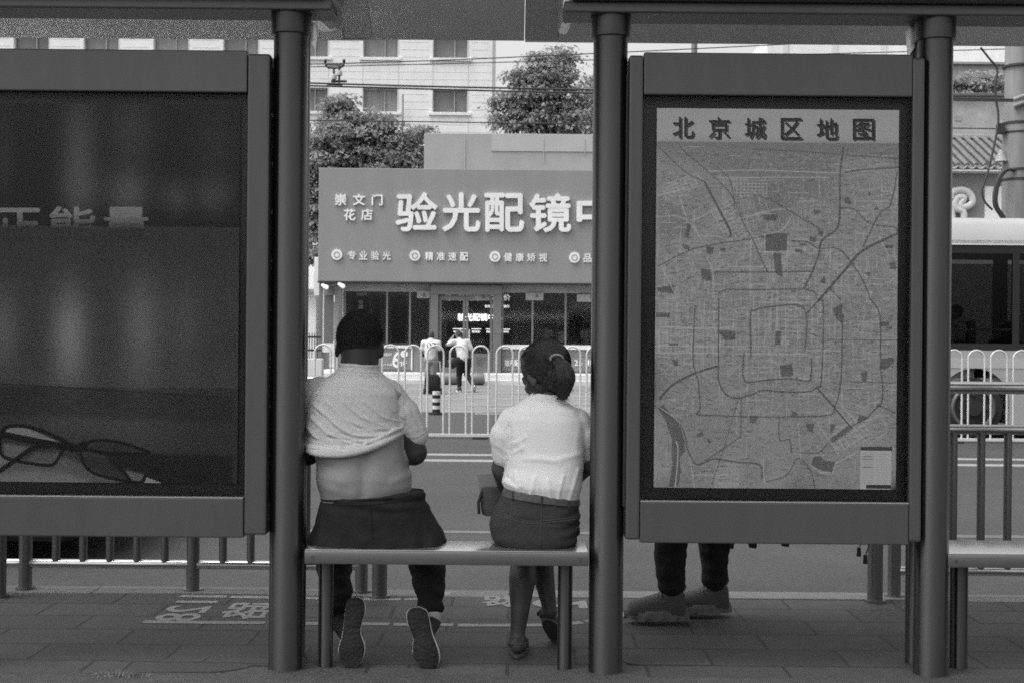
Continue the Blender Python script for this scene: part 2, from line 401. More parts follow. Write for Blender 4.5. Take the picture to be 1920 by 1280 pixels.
# a few lifted, broken slabs
sb = MB()
for (px, py, w_, d_, h_) in ((470, 1240, .42, .14, .005), (742, 1243, .30, .12, .005), (1245, 1240, .3, .12, .004), (330, 1250, .5, .16, .005)):
    c = G(px, py); poly = []
    for k in range(10):
        t = 2 * math.pi * k / 10; q = 1 + .12 * random.uniform(-1, 1)
        poly.append((c.x + w_ / 2 * q * math.copysign(abs(math.cos(t)) ** .4, math.cos(t)), c.y + d_ / 2 * q * math.copysign(abs(math.sin(t)) ** .4, math.sin(t)), h_ + random.uniform(-.004, .004)))
    sb.prism(poly, (0, 0, -.03))
struct(sb.build('pavement_slabs', 'pave', bev=.003))
# painted queue lanes
def ribbon(mb, pts, w_, z):
    pts = [Vector((p.x, p.y, z)) for p in pts]; L = []; Rr = []
    for i, p in enumerate(pts):
        t = (pts[min(i + 1, len(pts) - 1)] - pts[max(i - 1, 0)]).normalized(); nn = Vector((-t.y, t.x, 0)) * w_ / 2
        L.append(p + nn); Rr.append(p - nn)
    n_ = len(pts); mb.add(L + Rr, [(i, i + 1, n_ + i + 1, n_ + i) for i in range(n_ - 1)])
def smooth_poly(pts, k=8):
    out = []; n_ = len(pts)
    for i in range(n_ - 1):
        p0, p1, p2, p3 = pts[max(i - 1, 0)], pts[i], pts[i + 1], pts[min(i + 2, n_ - 1)]
        for j in range(k):
            t = j / k; out.append(.5 * ((2 * p1) + (p2 - p0) * t + (2 * p0 - 5 * p1 + 4 * p2 - p3) * t * t + (3 * p1 - p0 - 3 * p2 + p3) * t ** 3))
    out.append(pts[-1]); return out
qm = MB()
for seg in ([(268, 1165), (400, 1166.5), (497, 1167)], [(510, 1168), (730, 1169.5)], [(738, 1170), (850, 1171)], [(858, 1171.5), (990, 1171.5), (1060, 1169), (1092, 1166)], [(1098, 1165), (1150, 1157), (1200, 1140), (1236, 1118), (1240, 1112)],
            [(338, 1117), (425, 1118)], [(432, 1118.5), (540, 1120), (640, 1122), (752, 1123)], [(758, 1123), (800, 1121), (830, 1114), (836, 1109)]):
    ribbon(qm, smooth_poly([G(*p) for p in seg]), .055, .0018)
def ground_text(mb, body, x0, x1, y0, y1, z, bold=.03):
    cu = bpy.data.curves.new('t', 'FONT'); cu.body = body; cu.size = 1; cu.resolution_u = 4
    o = bpy.data.objects.new('t', cu); C.objects.link(o); bpy.context.view_layer.update()
    me = bpy.data.meshes.new_from_object(o.evaluated_get(bpy.context.evaluated_depsgraph_get())); bpy.data.objects.remove(o)
    vs = [v.co.copy() for v in me.vertices]; a0 = min(v.x for v in vs); a1 = max(v.x for v in vs); b0 = min(v.y for v in vs); b1 = max(v.y for v in vs)
    # read from the road side: letters run towards the viewer, their tops point left
    for k, (sx, sy) in enumerate(((0, 0), (bold * .12, 0), (-bold * .12, 0), (0, bold * .25), (0, -bold * .25))):
        mb.add([(x1 + sx - (v.y - b0) / (b1 - b0) * (x1 - x0), y1 + sy - (v.x - a0) / (a1 - a0) * (y1 - y0), z + k * .0001) for v in vs], [list(p.vertices) for p in me.polygons])
c0, c1 = G(285, 1163), G(400, 1127); ground_text(qm, '128', c0.x, G(388, 1145).x, G(300, 1163).y, G(300, 1126).y, .0018)
ground_text(qm, '路', G(415, 1150).x, G(502, 1150).x, G(440, 1160).y, G(440, 1129).y, .0018, .035)
ground_text(qm, '路', G(905, 1130).x, G(986, 1130).x, G(940, 1137).y, G(940, 1117).y, .0018, .035)
ground_text(qm, '12', G(1000, 1130).x, G(1098, 1130).x, G(1040, 1139).y, G(1040, 1116).y, .0018, .04)
struct(qm.build('pavement_marking', 'paint'))
# weeds at the foot of the strip
wm = MB()
for i in range(260):
    x = P(random.gauss(240, 22), 0, 4.66).x; y0 = 4.62 + random.gauss(0, .018); h_ = random.uniform(.006, .022); a = random.uniform(0, 6.28)
    d = Vector((math.cos(a), math.sin(a), 0)); b = Vector((-d.y, d.x, 0)) * .003; p = Vector((x, y0, .003))
    wm.add([p - b, p + b, p + d * .02 * random.random() + Vector((0, 0, h_))], [(0, 1, 2)])
o = wm.build('weeds', 'leaf'); o['kind'] = 'stuff'; o['label'] = 'tuft of low weeds in the joint of the cement edge'

# ================================================================== BUS SHELTER
PR = .0635; YP = 4.745
shelter = thing('bus_shelter', 'grey steel bus shelter with round posts under a long curved canopy', 'bus shelter', (0, YP, 0))
zt = 2.42
def post_x(px): return P(px, 640, YP).x
POSTS = [post_x(-58), post_x(541), post_x(1140), post_x(1749), post_x(2360)]
for i, x in enumerate(POSTS):
    p = MB().cyl((x, YP, 0), (x, YP, zt), PR, n=48).build('post', 'steel', shelter, smooth=True)
    cb = MB(); cb.cyl((x, YP, 2.345), (x, YP, zt), PR + .011, n=48); cb.build('collar', 'steel', p, smooth=True, bev=.002)
    fb = MB(); fb.cyl((x, YP, 0), (x, YP, .006), PR + .006, n=40); fb.build('foot_ring', 'cement', p)
    s = 1 if i in (1, 2) else -1
    if i in (1, 3):
        br = MB(); bx = x + s * (PR + .004)
        br.prism([(bx, YP + .03, 2.405), (bx + s * .02, YP + .03, 2.40), (bx + s * .012, YP + .03, 2.31), (bx, YP + .03, 2.33)], (0, .05, 0)); br.build('bracket', 'canopy_lt', p)
for px in (560, 1719, 2330):                      # thin rear posts that carry the cases
    x = P(px, 640, 4.93).x; MB().cyl((x, 4.93, 0), (x, 4.93, 2.47), .036, n=28).build('rear_post', 'steel', shelter, smooth=True)
# beams over the two case bays
def beam(xa, xb):
    m = MB(); y0, y1 = YP - .085, YP + .085; zb = zt
    m.box((xa, y0, zb), (xb, y1, zb + .040)); b = m.build('beam', 'panel', shelter, bev=.006)
    MB().box((xa + .03, y0 - .06, zb + .043), (xb - .03, y1 + .05, zb + .16)).build('beam_cap', 'beam', b, bev=.006)
    return b
xe1 = P(628, 20, YP).x; xe2 = P(1056, 20, YP).x
beam(-3.2, xe1); beam(xe2, 3.6)
# canopy: an arched sheet in segments, its far edge lower than its crown
prof = [(3.95, 2.79), (4.3, 2.835), (4.8, 2.84), (5.2, 2.79), (5.5, 2.70), (5.68, 2.615), (5.75, 2.575)]
def canopy_seg(name, xa, xb, m, drop=0., skew=0.):
    q = MB(); rows = []
    pp = [Vector((a, b, 0)) for a, b in prof]; sp = smooth_poly(pp, 6)
    rows_lo = []; rows_hi = []
    for i, v in enumerate(sp):
        t = i / (len(sp) - 1); xx = skew * t ** 2
        rows_lo.append([(xa + xx, v.x, v.y - drop), (xb + xx * .0, v.x, v.y - drop)]); rows_hi.append([(xa + xx, v.x, v.y + .07), (xb + xx * .0, v.x, v.y + .07)])
    n_ = len(sp)
    vs = [p for r in rows_lo for p in r] + [p for r in rows_hi for p in r]; fs = []
    for i in range(n_ - 1):
        a = 2 * i; fs.append((a, a + 2, a + 3, a + 1)); b = 2 * n_ + a; fs.append((b, b + 1, b + 3, b + 2))
        fs.append((a, b, b + 2, a + 2)); fs.append((a + 1, a + 3, b + 3, b + 1))
    fs.append((0, 1, 2 * n_ + 1, 2 * n_)); e = 2 * (n_ - 1); fs.append((e, 2 * n_ + e, 2 * n_ + e + 1, e + 1))
    return q.add(vs, fs).build(name, m, shelter, smooth=True)
YE = 5.55
xs = [-4.6, P(634, 50, YE).x, P(690, 50, YE).x, P(985, 50, YE).x, P(1050, 50, YE).x, 5.0]
canopy_seg('canopy_panel', xs[0], xs[1] - .003, 'canopy', .012)
canopy_seg('canopy_filler', xs[1], xs[2] - .003, 'canopy_lt', .0, 0)
canopy_seg('canopy_panel', xs[2], xs[3] - .003, 'canopy', .006)
canopy_seg('canopy_filler', xs[3], xs[4] - .003, 'canopy_lt', .0)
canopy_seg('canopy_panel', xs[4], xs[5], 'canopy', .012)
for xa in (xs[1] - .02, xs[4] + .02):               # rounded arm ends beside the fillers
    pl = [(xa, 4.86, 2.43), (xa, 4.86, 2.8), (xa, 5.3, 2.73), (xa, 5.6, 2.62), (xa, 5.55, 2.57), (xa, 5.2, 2.47)]
    MB().prism(pl, (.035 if xa < 0 else -.035, 0, 0)).build('roof_arm', 'canopy', shelter, bev=.01)
for xa, xb in ((P(575, 0, 5.77).x, P(712, 0, 5.77).x), (P(985, 0, 5.77).x, P(1112, 0, 5.77).x)):
    MB().box((xa, 5.755, 2.57), (xb, 5.785, 2.62)).build('edge_trim', 'canopy_lt', shelter, bev=.005)

# ================================================================== DISPLAY CASES
def case(label, xl, xr, zb, zt_, ol, or_, oz0, oz1, prn, px0, px1, pz0, pz1, yf=4.672):
    t = thing('display_case', label, 'display case', ((xl + xr) / 2, yf + .06, zb))
    d = .135; ch = .012
    fr = MB()
    MB().box((xl, yf + .004, zb + .01), (ol - .001, yf + d, zt_ - .01)).build('side_stile', 'panel', t, bev=.009)
    MB().box((or_ + .001, yf + .004, zb + .01), (xr, yf + d, zt_ - .01)).build('side_stile', 'panel', t, bev=.009)
    MB().box((ol + .0005, yf, oz1), (or_ - .0005, yf + d - .005, zt_)).build('top_rail', 'panel', t, bev=.005)
    b = MB().box((ol + .0005, yf, zb), (or_ - .0005, yf + d - .005, oz0 - .004)).build('bottom_rail', 'panel', t, bev=.005)
    MB().box((ol + .001, yf - .003, oz0 - .0035), (or_ - .001, yf + .03, oz0)).build('sill', 'ledge', b)  # lit lower ledge: light on it is put into a paler colour
    MB().box((ol + .001, yf + .055, oz0), (or_ - .001, yf + .12, oz1)).build('backing', 'black', t)
    MB().box((ol + .001, yf + .020, oz0 + .001), (or_ - .001, yf + .024, oz1 - .001)).build('glass_pane', 'lens_glass', t)
    return t
def zpx(py, px, Y=4.672): return P(px, py, Y).z
def xpx(px, Y=4.672): return P(px, 640, Y).x
map_case = case('grey display case holding the city map, between the two right posts', xpx(1176), xpx(1731), zpx(1019, 1450), zpx(100, 1450),
                xpx(1203), xpx(1707), zpx(940, 1450), zpx(180, 1450), None, 0, 0, 0, 0)
ad_case = case('grey display case with a dark eyeglasses advert, beside the left post', xpx(-72), xpx(501), zpx(1006, 250), zpx(93, 250),
               xpx(-42), xpx(459), zpx(930, 250), zpx(172, 250), None, 0, 0, 0, 0)
# slim bright lamp strip between the advert case and its post
lm = MB(); x = P(512, 640, 4.76).x
for k in range(9): lm.box((x - .004, 4.755, .62 + k * .18), (x + .006, 4.765, .62 + k * .18 + .165))
lm.build('edge_strip', 'ledge', ad_case)
x = P(1174, 640, 4.75).x; MB().box((x - .012, 4.70, .62), (x - .004, 4.78, 2.2)).build('hinge_strip', 'panel_dk', map_case)

# ---- prints, rasterised here in code onto the sheet's own mesh
def raster_sheet(name, img, x0, x1, z0, z1, Y, m, parent):
    h_, w_ = img.shape; vs = []; jj, ii = np.mgrid[0:h_ + 1, 0:w_ + 1]
    X = x0 + (x1 - x0) * ii / w_; Z = z1 + (z0 - z1) * jj / h_
    off = wloc(parent); co = np.stack([X - off.x, np.full_like(X, Y - off.y), Z - off.z], -1).reshape(-1, 3)
    a = (jj[:-1, :-1] * (w_ + 1) + ii[:-1, :-1]).reshape(-1)
    quads = np.stack([a, a + w_ + 1, a + w_ + 2, a + 1], -1)
    me = bpy.data.meshes.new(name); me.vertices.add(len(co)); me.vertices.foreach_set('co', co.reshape(-1).astype(np.float32))
    nq = len(quads); me.loops.add(nq * 4); me.loops.foreach_set('vertex_index', quads.reshape(-1).astype(np.int32))
    me.polygons.add(nq); me.polygons.foreach_set('loop_start', (np.arange(nq) * 4).astype(np.int32)); me.update(calc_edges=True)
    at = me.attributes.new('ink', 'FLOAT', 'FACE'); at.data.foreach_set('value', img.reshape(-1).astype(np.float32))
    me.materials.append(m); o = bpy.data.objects.new(name, me); C.objects.link(o); o.parent = parent; return o
def blur1(a, s):
    k = np.exp(-.5 * (np.arange(-int(3 * s) - 1, int(3 * s) + 2) / s) ** 2); k /= k.sum(); p = len(k) // 2
    for ax in (0, 1):
        ap = np.pad(a, [(p, p) if i == ax else (0, 0) for i in (0, 1)], mode='edge'); a = sum(k[i] * np.take(ap, range(i, i + a.shape[ax]), ax) for i in range(len(k)))
    return a
class Ras:
    def __init__(s, x0, y0, x1, y1, step):
        s.x0, s.y0, s.st = x0, y0, step; s.w = int((x1 - x0) / step); s.h = int((y1 - y0) / step); s.a = np.zeros((s.h, s.w))
        s.yy, s.xx = np.mgrid[0:s.h, 0:s.w]; s.yy = y0 + (s.yy + .5) * step; s.xx = x0 + (s.xx + .5) * step
    def line(s, pts, wd, v, al=1.0, dash=None):
        for (ax, ay), (bx, by) in zip(pts[:-1], pts[1:]):
            m = wd + 1.5; i0 = max(0, int((min(ax, bx) - m - s.x0) / s.st)); i1 = min(s.w, int((max(ax, bx) + m - s.x0) / s.st) + 2)
            j0 = max(0, int((min(ay, by) - m - s.y0) / s.st)); j1 = min(s.h, int((max(ay, by) + m - s.y0) / s.st) + 2)
            if i1 <= i0 or j1 <= j0: continue
            X = s.xx[j0:j1, i0:i1]; Y = s.yy[j0:j1, i0:i1]; dx, dy = bx - ax, by - ay; L2 = dx * dx + dy * dy + 1e-9
            t = np.clip(((X - ax) * dx + (Y - ay) * dy) / L2, 0, 1); d = np.hypot(X - ax - t * dx, Y - ay - t * dy)
            c = np.clip(wd / 2 - d + .5 * s.st, 0, s.st) / s.st * al
            if dash: c = c * (np.mod(t * math.sqrt(L2), dash[0] + dash[1]) < dash[0])
            s.a[j0:j1, i0:i1] += (v - s.a[j0:j1, i0:i1]) * c
    def poly(s, pts, v, al=1.0, soft=0):
        ins = np.zeros(s.a.shape, bool); n_ = len(pts)
        for i in range(n_):
            (x1, y1), (x2, y2) = pts[i], pts[(i + 1) % n_]
            if y1 == y2: continue
            ins ^= ((s.yy < y1) != (s.yy < y2)) & (s.xx < (x2 - x1) * (s.yy - y1) / (y2 - y1) + x1)
        c = ins.astype(float) * al
        if soft: c = blur1(c, soft / s.st)
        s.a += (v - s.a) * c
    def spot(s, cx, cy, sx, sy, dv): s.a += dv * np.exp(-.5 * ((s.xx - cx) / sx) ** 2 - .5 * ((s.yy - cy) / sy) ** 2)
def sm(pts, k=6):
    return [(v.x, v.y) for v in smooth_poly([Vector((a, b, 0)) for a, b in pts], k)]

def make_map():
    r = Ras(1228, 205, 1681, 915, 1.45); a = r.a; a += .225
    base, dk, lt = .225, .075, .42
    def z1(x, y): return 1200 + x / 3.369, 180 + y / 3.369       # coordinates read in enlargements of the upper / lower half
    def z2(x, y): return 1200 + x / 3.369, 560 + y / 3.369
    q1 = lambda L: [z1(*p) for p in L]; q2 = lambda L: [z2(*p) for p in L]
    n1 = blur1(rng.standard_normal(a.shape), 14); a += n1 / n1.std() * .012
    a[r.yy < 268] = .31; r.poly([(1228, 268), (1681, 268), (1681, 290), (1500, 282), (1228, 278)], .15, .8)
    r.poly(q1([(100, 300), (1620, 300), (1620, 370), (1250, 390), (1180, 640), (820, 690), (560, 520), (300, 420), (100, 400)]), .165, .8, 8)
    r.poly(q1([(100, 640), (330, 760), (320, 900), (100, 900)]), .155, .7, 4)
    r.poly(q1([(580, 560), (950, 520), (950, 720), (880, 850), (700, 880), (560, 700)]), .165, .7, 6)
    # fine street fabric
    for _ in range(2300):
        x = rng.uniform(1228, 1681); y = 560 + rng.normal(0, 125); L = rng.choice([8, 14, 26, 40]); h_ = rng.random() < .5
        v = lt if rng.random() < .72 else .15
        if 275 < y < 912: r.line([(x, y), (x + (L if h_ else rng.normal(0, .7)), y + (rng.normal(0, .7) if h_ else L))], rng.choice([.7, .9, 1.2]), v, rng.uniform(.25, .75))
    for _ in range(200):
        x = rng.uniform(1240, 1670); y = rng.uniform(285, 905); t = rng.uniform(0, 3.14); L = rng.uniform(10, 60)
        r.line([(x, y), (x + L * math.cos(t), y + L * math.sin(t))], .8, lt, .4)
    def grid(cx, cy, ang, nx, ny, sx, sy, al=.75):
        c, s_ = math.cos(ang), math.sin(ang); f = lambda u, v: (cx + u * c - v * s_, cy + u * s_ + v * c)
        for i in range(nx + 1): r.line([f(i * sx, rng.uniform(0, 3)), f(i * sx, ny * sy)], .9, lt, al)
        for j in range(ny + 1): r.line([f(0, j * sy), f(nx * sx, j * sy)], .9, lt, al)
    grid(1238, 350, -.35, 8, 4, 9, 6); grid(1372, 338, .02, 9, 5, 7, 6); grid(1330, 395, -.5, 5, 9, 9, 8); grid(1374, 375, -.3, 5, 8, 11, 12, .45)
    grid(1555, 815, -.58, 6, 4, 11, 9, .9); grid(1575, 790, -.58, 8, 6, 9, 9, .35); grid(1345, 868, .05, 6, 5, 7, 9, .5); grid(1236, 615, 0, 16, 3, 7.5, 16, .6); grid(1400, 555, 0, 14, 14, 11, 11, .45)
    grid(1240, 560, .03, 11, 12, 10, 11, .45); grid(1480, 440, .0, 9, 10, 12, 12, .3); grid(1540, 300, -.2, 10, 8, 14, 14, .3)
    # tiny place names
    for _ in range(3400):
        x = rng.uniform(1232, 1676); y = rng.uniform(285, 910); L = rng.uniform(3, 9)
        r.line([(x, y), (x + L, y + rng.normal(0, .2))], 1.1, .09, rng.uniform(.4, .9))
    for _ in range(900):
        x = rng.uniform(1232, 1676); y = rng.uniform(285, 910); r.line([(x, y), (x + .8, y)], 1.6, dk if rng.random() < .6 else lt, .8)
    # parks, lakes, stations
    for L in ([(780, 870), (930, 865), (920, 980), (785, 980)], [(725, 885), (860, 862), (780, 905)], [(835, 990), (885, 990), (890, 1100), (900, 1150), (850, 1120)], [(375, 1095), (440, 1100), (450, 1170), (390, 1165)],
              [(765, 755), (860, 745), (850, 790), (780, 785)], [(1085, 715), (1145, 725), (1090, 750)], [(1280, 635), (1310, 635), (1325, 680), (1280, 675)], [(1480, 690), (1510, 718), (1465, 712)], [(285, 810), (318, 815), (298, 900), (280, 895)],
              [(1115, 840), (1150, 850), (1145, 880), (1112, 875)], [(1060, 885), (1105, 885), (1105, 920), (1062, 915)], [(975, 965), (1018, 968), (1016, 990), (975, 990)], [(1000, 928), (1048, 934), (1045, 946), (1000, 942)],
              [(1565, 1045), (1605, 1040), (1608, 1090), (1570, 1085)], [(1400, 1110), (1450, 1105), (1440, 1135)], [(410, 950), (460, 960), (455, 1000), (415, 1005)], [(105, 1215), (215, 1200), (210, 1255), (110, 1240)], [(1535, 935), (1585, 935), (1585, 955), (1535, 955)],
              [(1430, 600), (1450, 615), (1430, 622)], [(500, 960), (530, 965), (525, 985), (500, 985)], [(265, 940), (300, 950), (310, 980), (270, 970)], [(1130, 1170), (1160, 1130), (1165, 1190)]): r.poly(q1(L), dk, .8)
    for L in ([(115, 690), (150, 670), (240, 780), (280, 860), (290, 960), (255, 1010), (265, 1090), (250, 1185), (190, 1190), (210, 1050), (205, 880), (165, 770)],
              [(495, 200), (600, 205), (600, 260), (540, 265), (500, 225)], [(850, 200), (888, 200), (888, 290), (850, 290)], [(1210, 60), (1275, 20), (1270, 150), (1240, 130)], [(1190, 885), (1320, 790), (1345, 810), (1215, 905)],
              [(1100, 990), (1140, 985), (1165, 1010), (1235, 1025), (1215, 1090), (1130, 1070), (1085, 1040)], [(695, 735), (750, 735), (735, 785), (697, 780)], [(1380, 720), (1440, 740), (1370, 785)], [(1205, 780), (1240, 790), (1205, 850)], [(1050, 780), (1100, 785), (1095, 840), (1060, 830)],
              [(1395, 455), (1435, 450), (1425, 515), (1398, 510)], [(1505, 140), (1570, 135), (1565, 165), (1510, 165)], [(1540, 175), (1590, 170), (1580, 190)], [(1520, 370), (1600, 360), (1605, 385), (1545, 440), (1522, 435)], [(208, 385), (242, 385), (242, 425), (210, 425)],
              [(100, 95), (185, 95), (185, 125), (100, 125)], [(180, 285), (240, 285), (240, 298), (180, 298)], [(955, 700), (1000, 720), (975, 745), (960, 735)], [(360, 850), (400, 840), (410, 865), (365, 875)], [(425, 880), (450, 900), (440, 925)], [(880, 420), (960, 410), (965, 480), (890, 490)]): r.poly(q2(L), dk, .78)
    r.poly(q2([(730, 740), (880, 760), (960, 900), (1000, 1000), (940, 1190), (780, 1190), (760, 1000)]), .27, .35, 6); r.poly(q2([(790, 1020), (835, 1020), (835, 1110), (790, 1110)]), .19, .6)
    r.line(sm(q2([(235, 900), (245, 960), (240, 1080), (230, 1190)])), 1.6, lt, .9); r.line(sm(q2([(120, 690), (190, 730), (260, 800), (300, 920), (330, 1010), (365, 1048)])), 2, lt, .6)
    # light avenues
    for L in ([(420, 480), (700, 470), (1100, 480), (1250, 480)], [(480, 520), (820, 515), (1180, 512)], [(100, 635), (300, 590)], [(100, 770), (240, 765), (330, 830), (370, 900)], [(330, 790), (480, 715)], [(640, 775), (830, 720), (950, 715)], [(940, 770), (880, 850), (700, 890)],
              [(740, 985), (1000, 990)], [(545, 1080), (820, 1078)], [(690, 910), (690, 1280)], [(240, 640), (280, 760)], [(130, 1075), (220, 1260)], [(410, 1020), (455, 1110), (455, 1280)], [(925, 880), (922, 1090)], [(780, 870), (782, 990)], [(1560, 1000), (1500, 880)]): r.line(sm(q1(L), 4), 1.3, lt, .85)
    for L in ([(100, 302), (660, 302)], [(100, 345), (500, 345)], [(600, 345), (1070, 345)], [(1040, 322), (1290, 322)], [(300, 185), (600, 190)], [(860, 60), (865, 200)], [(915, 60), (920, 330)], [(990, 100), (990, 340)], [(330, 1110), (560, 1112)], [(320, 1000), (350, 1190)], [(780, 1010), (795, 1190)], [(1000, 780), (1020, 1010)], [(1100, 750), (1200, 890)], [(1240, 1030), (1420, 930), (1560, 830)], [(1120, 560), (1440, 900)], [(1200, 590), (1400, 800)], [(1190, 870), (1260, 980)], [(1090, 1050), (1150, 1090), (1220, 1090), (1240, 1030)]): r.line(q2(L), 1.4, lt, .85, (5, 1.2))
    # ring roads and radials, dark
    for L, wd in (([(490, 1250), (540, 1225), (700, 1225), (1050, 1220), (1110, 1270)], 2.4), ([(455, 1115), (800, 1112), (1070, 1105)], 2.6), ([(110, 1080), (330, 970), (560, 925), (690, 905)], 2.2), ([(110, 330), (270, 480), (400, 550)], 2), ([(400, 550), (480, 700), (560, 850), (560, 890)], 4.5),
                  ([(250, 340), (440, 500), (560, 620), (640, 790), (700, 900), (760, 1030), (800, 1110)], 2), ([(460, 440), (560, 540), (590, 720)], 1.6), ([(700, 630), (800, 650), (960, 740), (1120, 835)], 2.2), ([(1270, 320), (1250, 500), (1250, 770), (1220, 850), (1140, 910), (1120, 1000), (1080, 1110), (1030, 1210)], 3.4),
                  ([(950, 915), (1050, 920), (1120, 960), (1240, 960), (1320, 1040), (1400, 1160), (1450, 1280)], 2.4), ([(1250, 705), (1340, 710), (1410, 780), (1480, 810), (1590, 820), (1620, 850)], 2.2), ([(1620, 860), (1400, 970), (1300, 1080), (1190, 1210), (1120, 1290)], 5), ([(1610, 480), (1570, 680), (1500, 740), (1400, 950)], 2.6),
                  ([(1280, 480), (1400, 460), (1620, 445)], 2.6), ([(700, 340), (1000, 350), (1300, 370), (1620, 390)], 2), ([(1190, 1210), (1260, 1280)], 2)): r.line(sm(q1(L), 4), wd * .95, .075, .85)
    for L, wd in (([(700, 360), (695, 100), (720, 75), (790, 55), (1030, 55), (1040, 325)], 2.6), ([(655, 345), (660, 515), (800, 510), (950, 500), (1060, 515), (1080, 480), (1080, 370)], 2.6), ([(495, 0), (495, 430), (505, 540), (560, 615), (630, 625), (700, 605), (780, 575), (900, 585), (1060, 580), (1120, 550), (1145, 500), (1155, 50), (1120, 10)], 2.6),
                  ([(345, 50), (335, 380), (370, 530), (385, 690), (420, 735), (1140, 735), (1230, 670), (1260, 560), (1270, 440), (1275, 100)], 2.4), ([(490, 425), (350, 470), (210, 545), (125, 635)], 4), ([(1450, 0), (1510, 100), (1515, 400), (1530, 540), (1525, 640), (1470, 700), (1420, 750), (1330, 800)], 2.6), ([(1120, 560), (1220, 670), (1330, 800)], 3.5),
                  ([(100, 680), (260, 800), (310, 960), (360, 1045), (420, 1030), (480, 1010), (620, 1030), (760, 1045), (775, 1130)], 2.8), ([(640, 625), (640, 850), (620, 880), (480, 980), (420, 1020)], 1.8), ([(880, 735), (885, 885), (945, 885), (960, 970)], 2), ([(1500, 660), (1610, 710)], 2.4), ([(1040, 100), (1120, 10)], 2.4), ([(1040, 200), (1200, 250), (1620, 250)], 1.5),
                  ([(800, 1150), (930, 1110), (1000, 1000), (1080, 1075), (1110, 1190)], 1.8), ([(1280, 515), (1610, 520)], 1.6), ([(1010, 965), (1130, 965), (1190, 900)], 1.8), ([(620, 640), (540, 920), (460, 1170)], 1.2)): r.line(sm(q2(L), 4), wd * .95, .07, .88)
    # key
    r.poly([(1614, 838), (1671, 838), (1671, 915), (1614, 915)], .36); r.poly([(1614, 835), (1673, 835), (1673, 842), (1614, 842)], .05)
    for i in range(12): y = 848 + i * 4.9; r.line([(1618, y), (1638, y)], 1.6 if i in (1, 2, 5) else .9, .07, .9 if i in (1, 2, 5) else .4); r.line([(1644, y), (1664, y)], .9, .2, .5)
    r.poly([(1626, 905), (1671, 905), (1671, 913), (1626, 913)], .03)
    r.a = np.clip(r.a + rng.normal(0, .006, r.a.shape), .03, .5); return r.a
mapimg = make_map() * 3.4
yp = 4.672 + .045
sheet_map = raster_sheet('map_sheet', mapimg, P(1228, 640, yp).x, P(1682, 640, yp).x, P(1455, 915, yp).z, P(1455, 205, yp).z, yp, printed('map_print'), map_case)
inkd = mat('map_title_ink', .045, .5); inkm = mat('map_title_shadow', .12, .5)
for i, ch in enumerate('北京城区地图'):
    x0 = 1261 + i * 67.6; y0 = 219.5 + i * .7
    text(ch, (x0 + 3, y0 + 3, x0 + 43, y0 + 43), yp - .0004, 0, inkm, sheet_map, 'title_shadow', .012)
    text(ch, (x0, y0, x0 + 40, y0 + 40), yp - .0010, 0, inkd, sheet_map, 'title_character', .012)

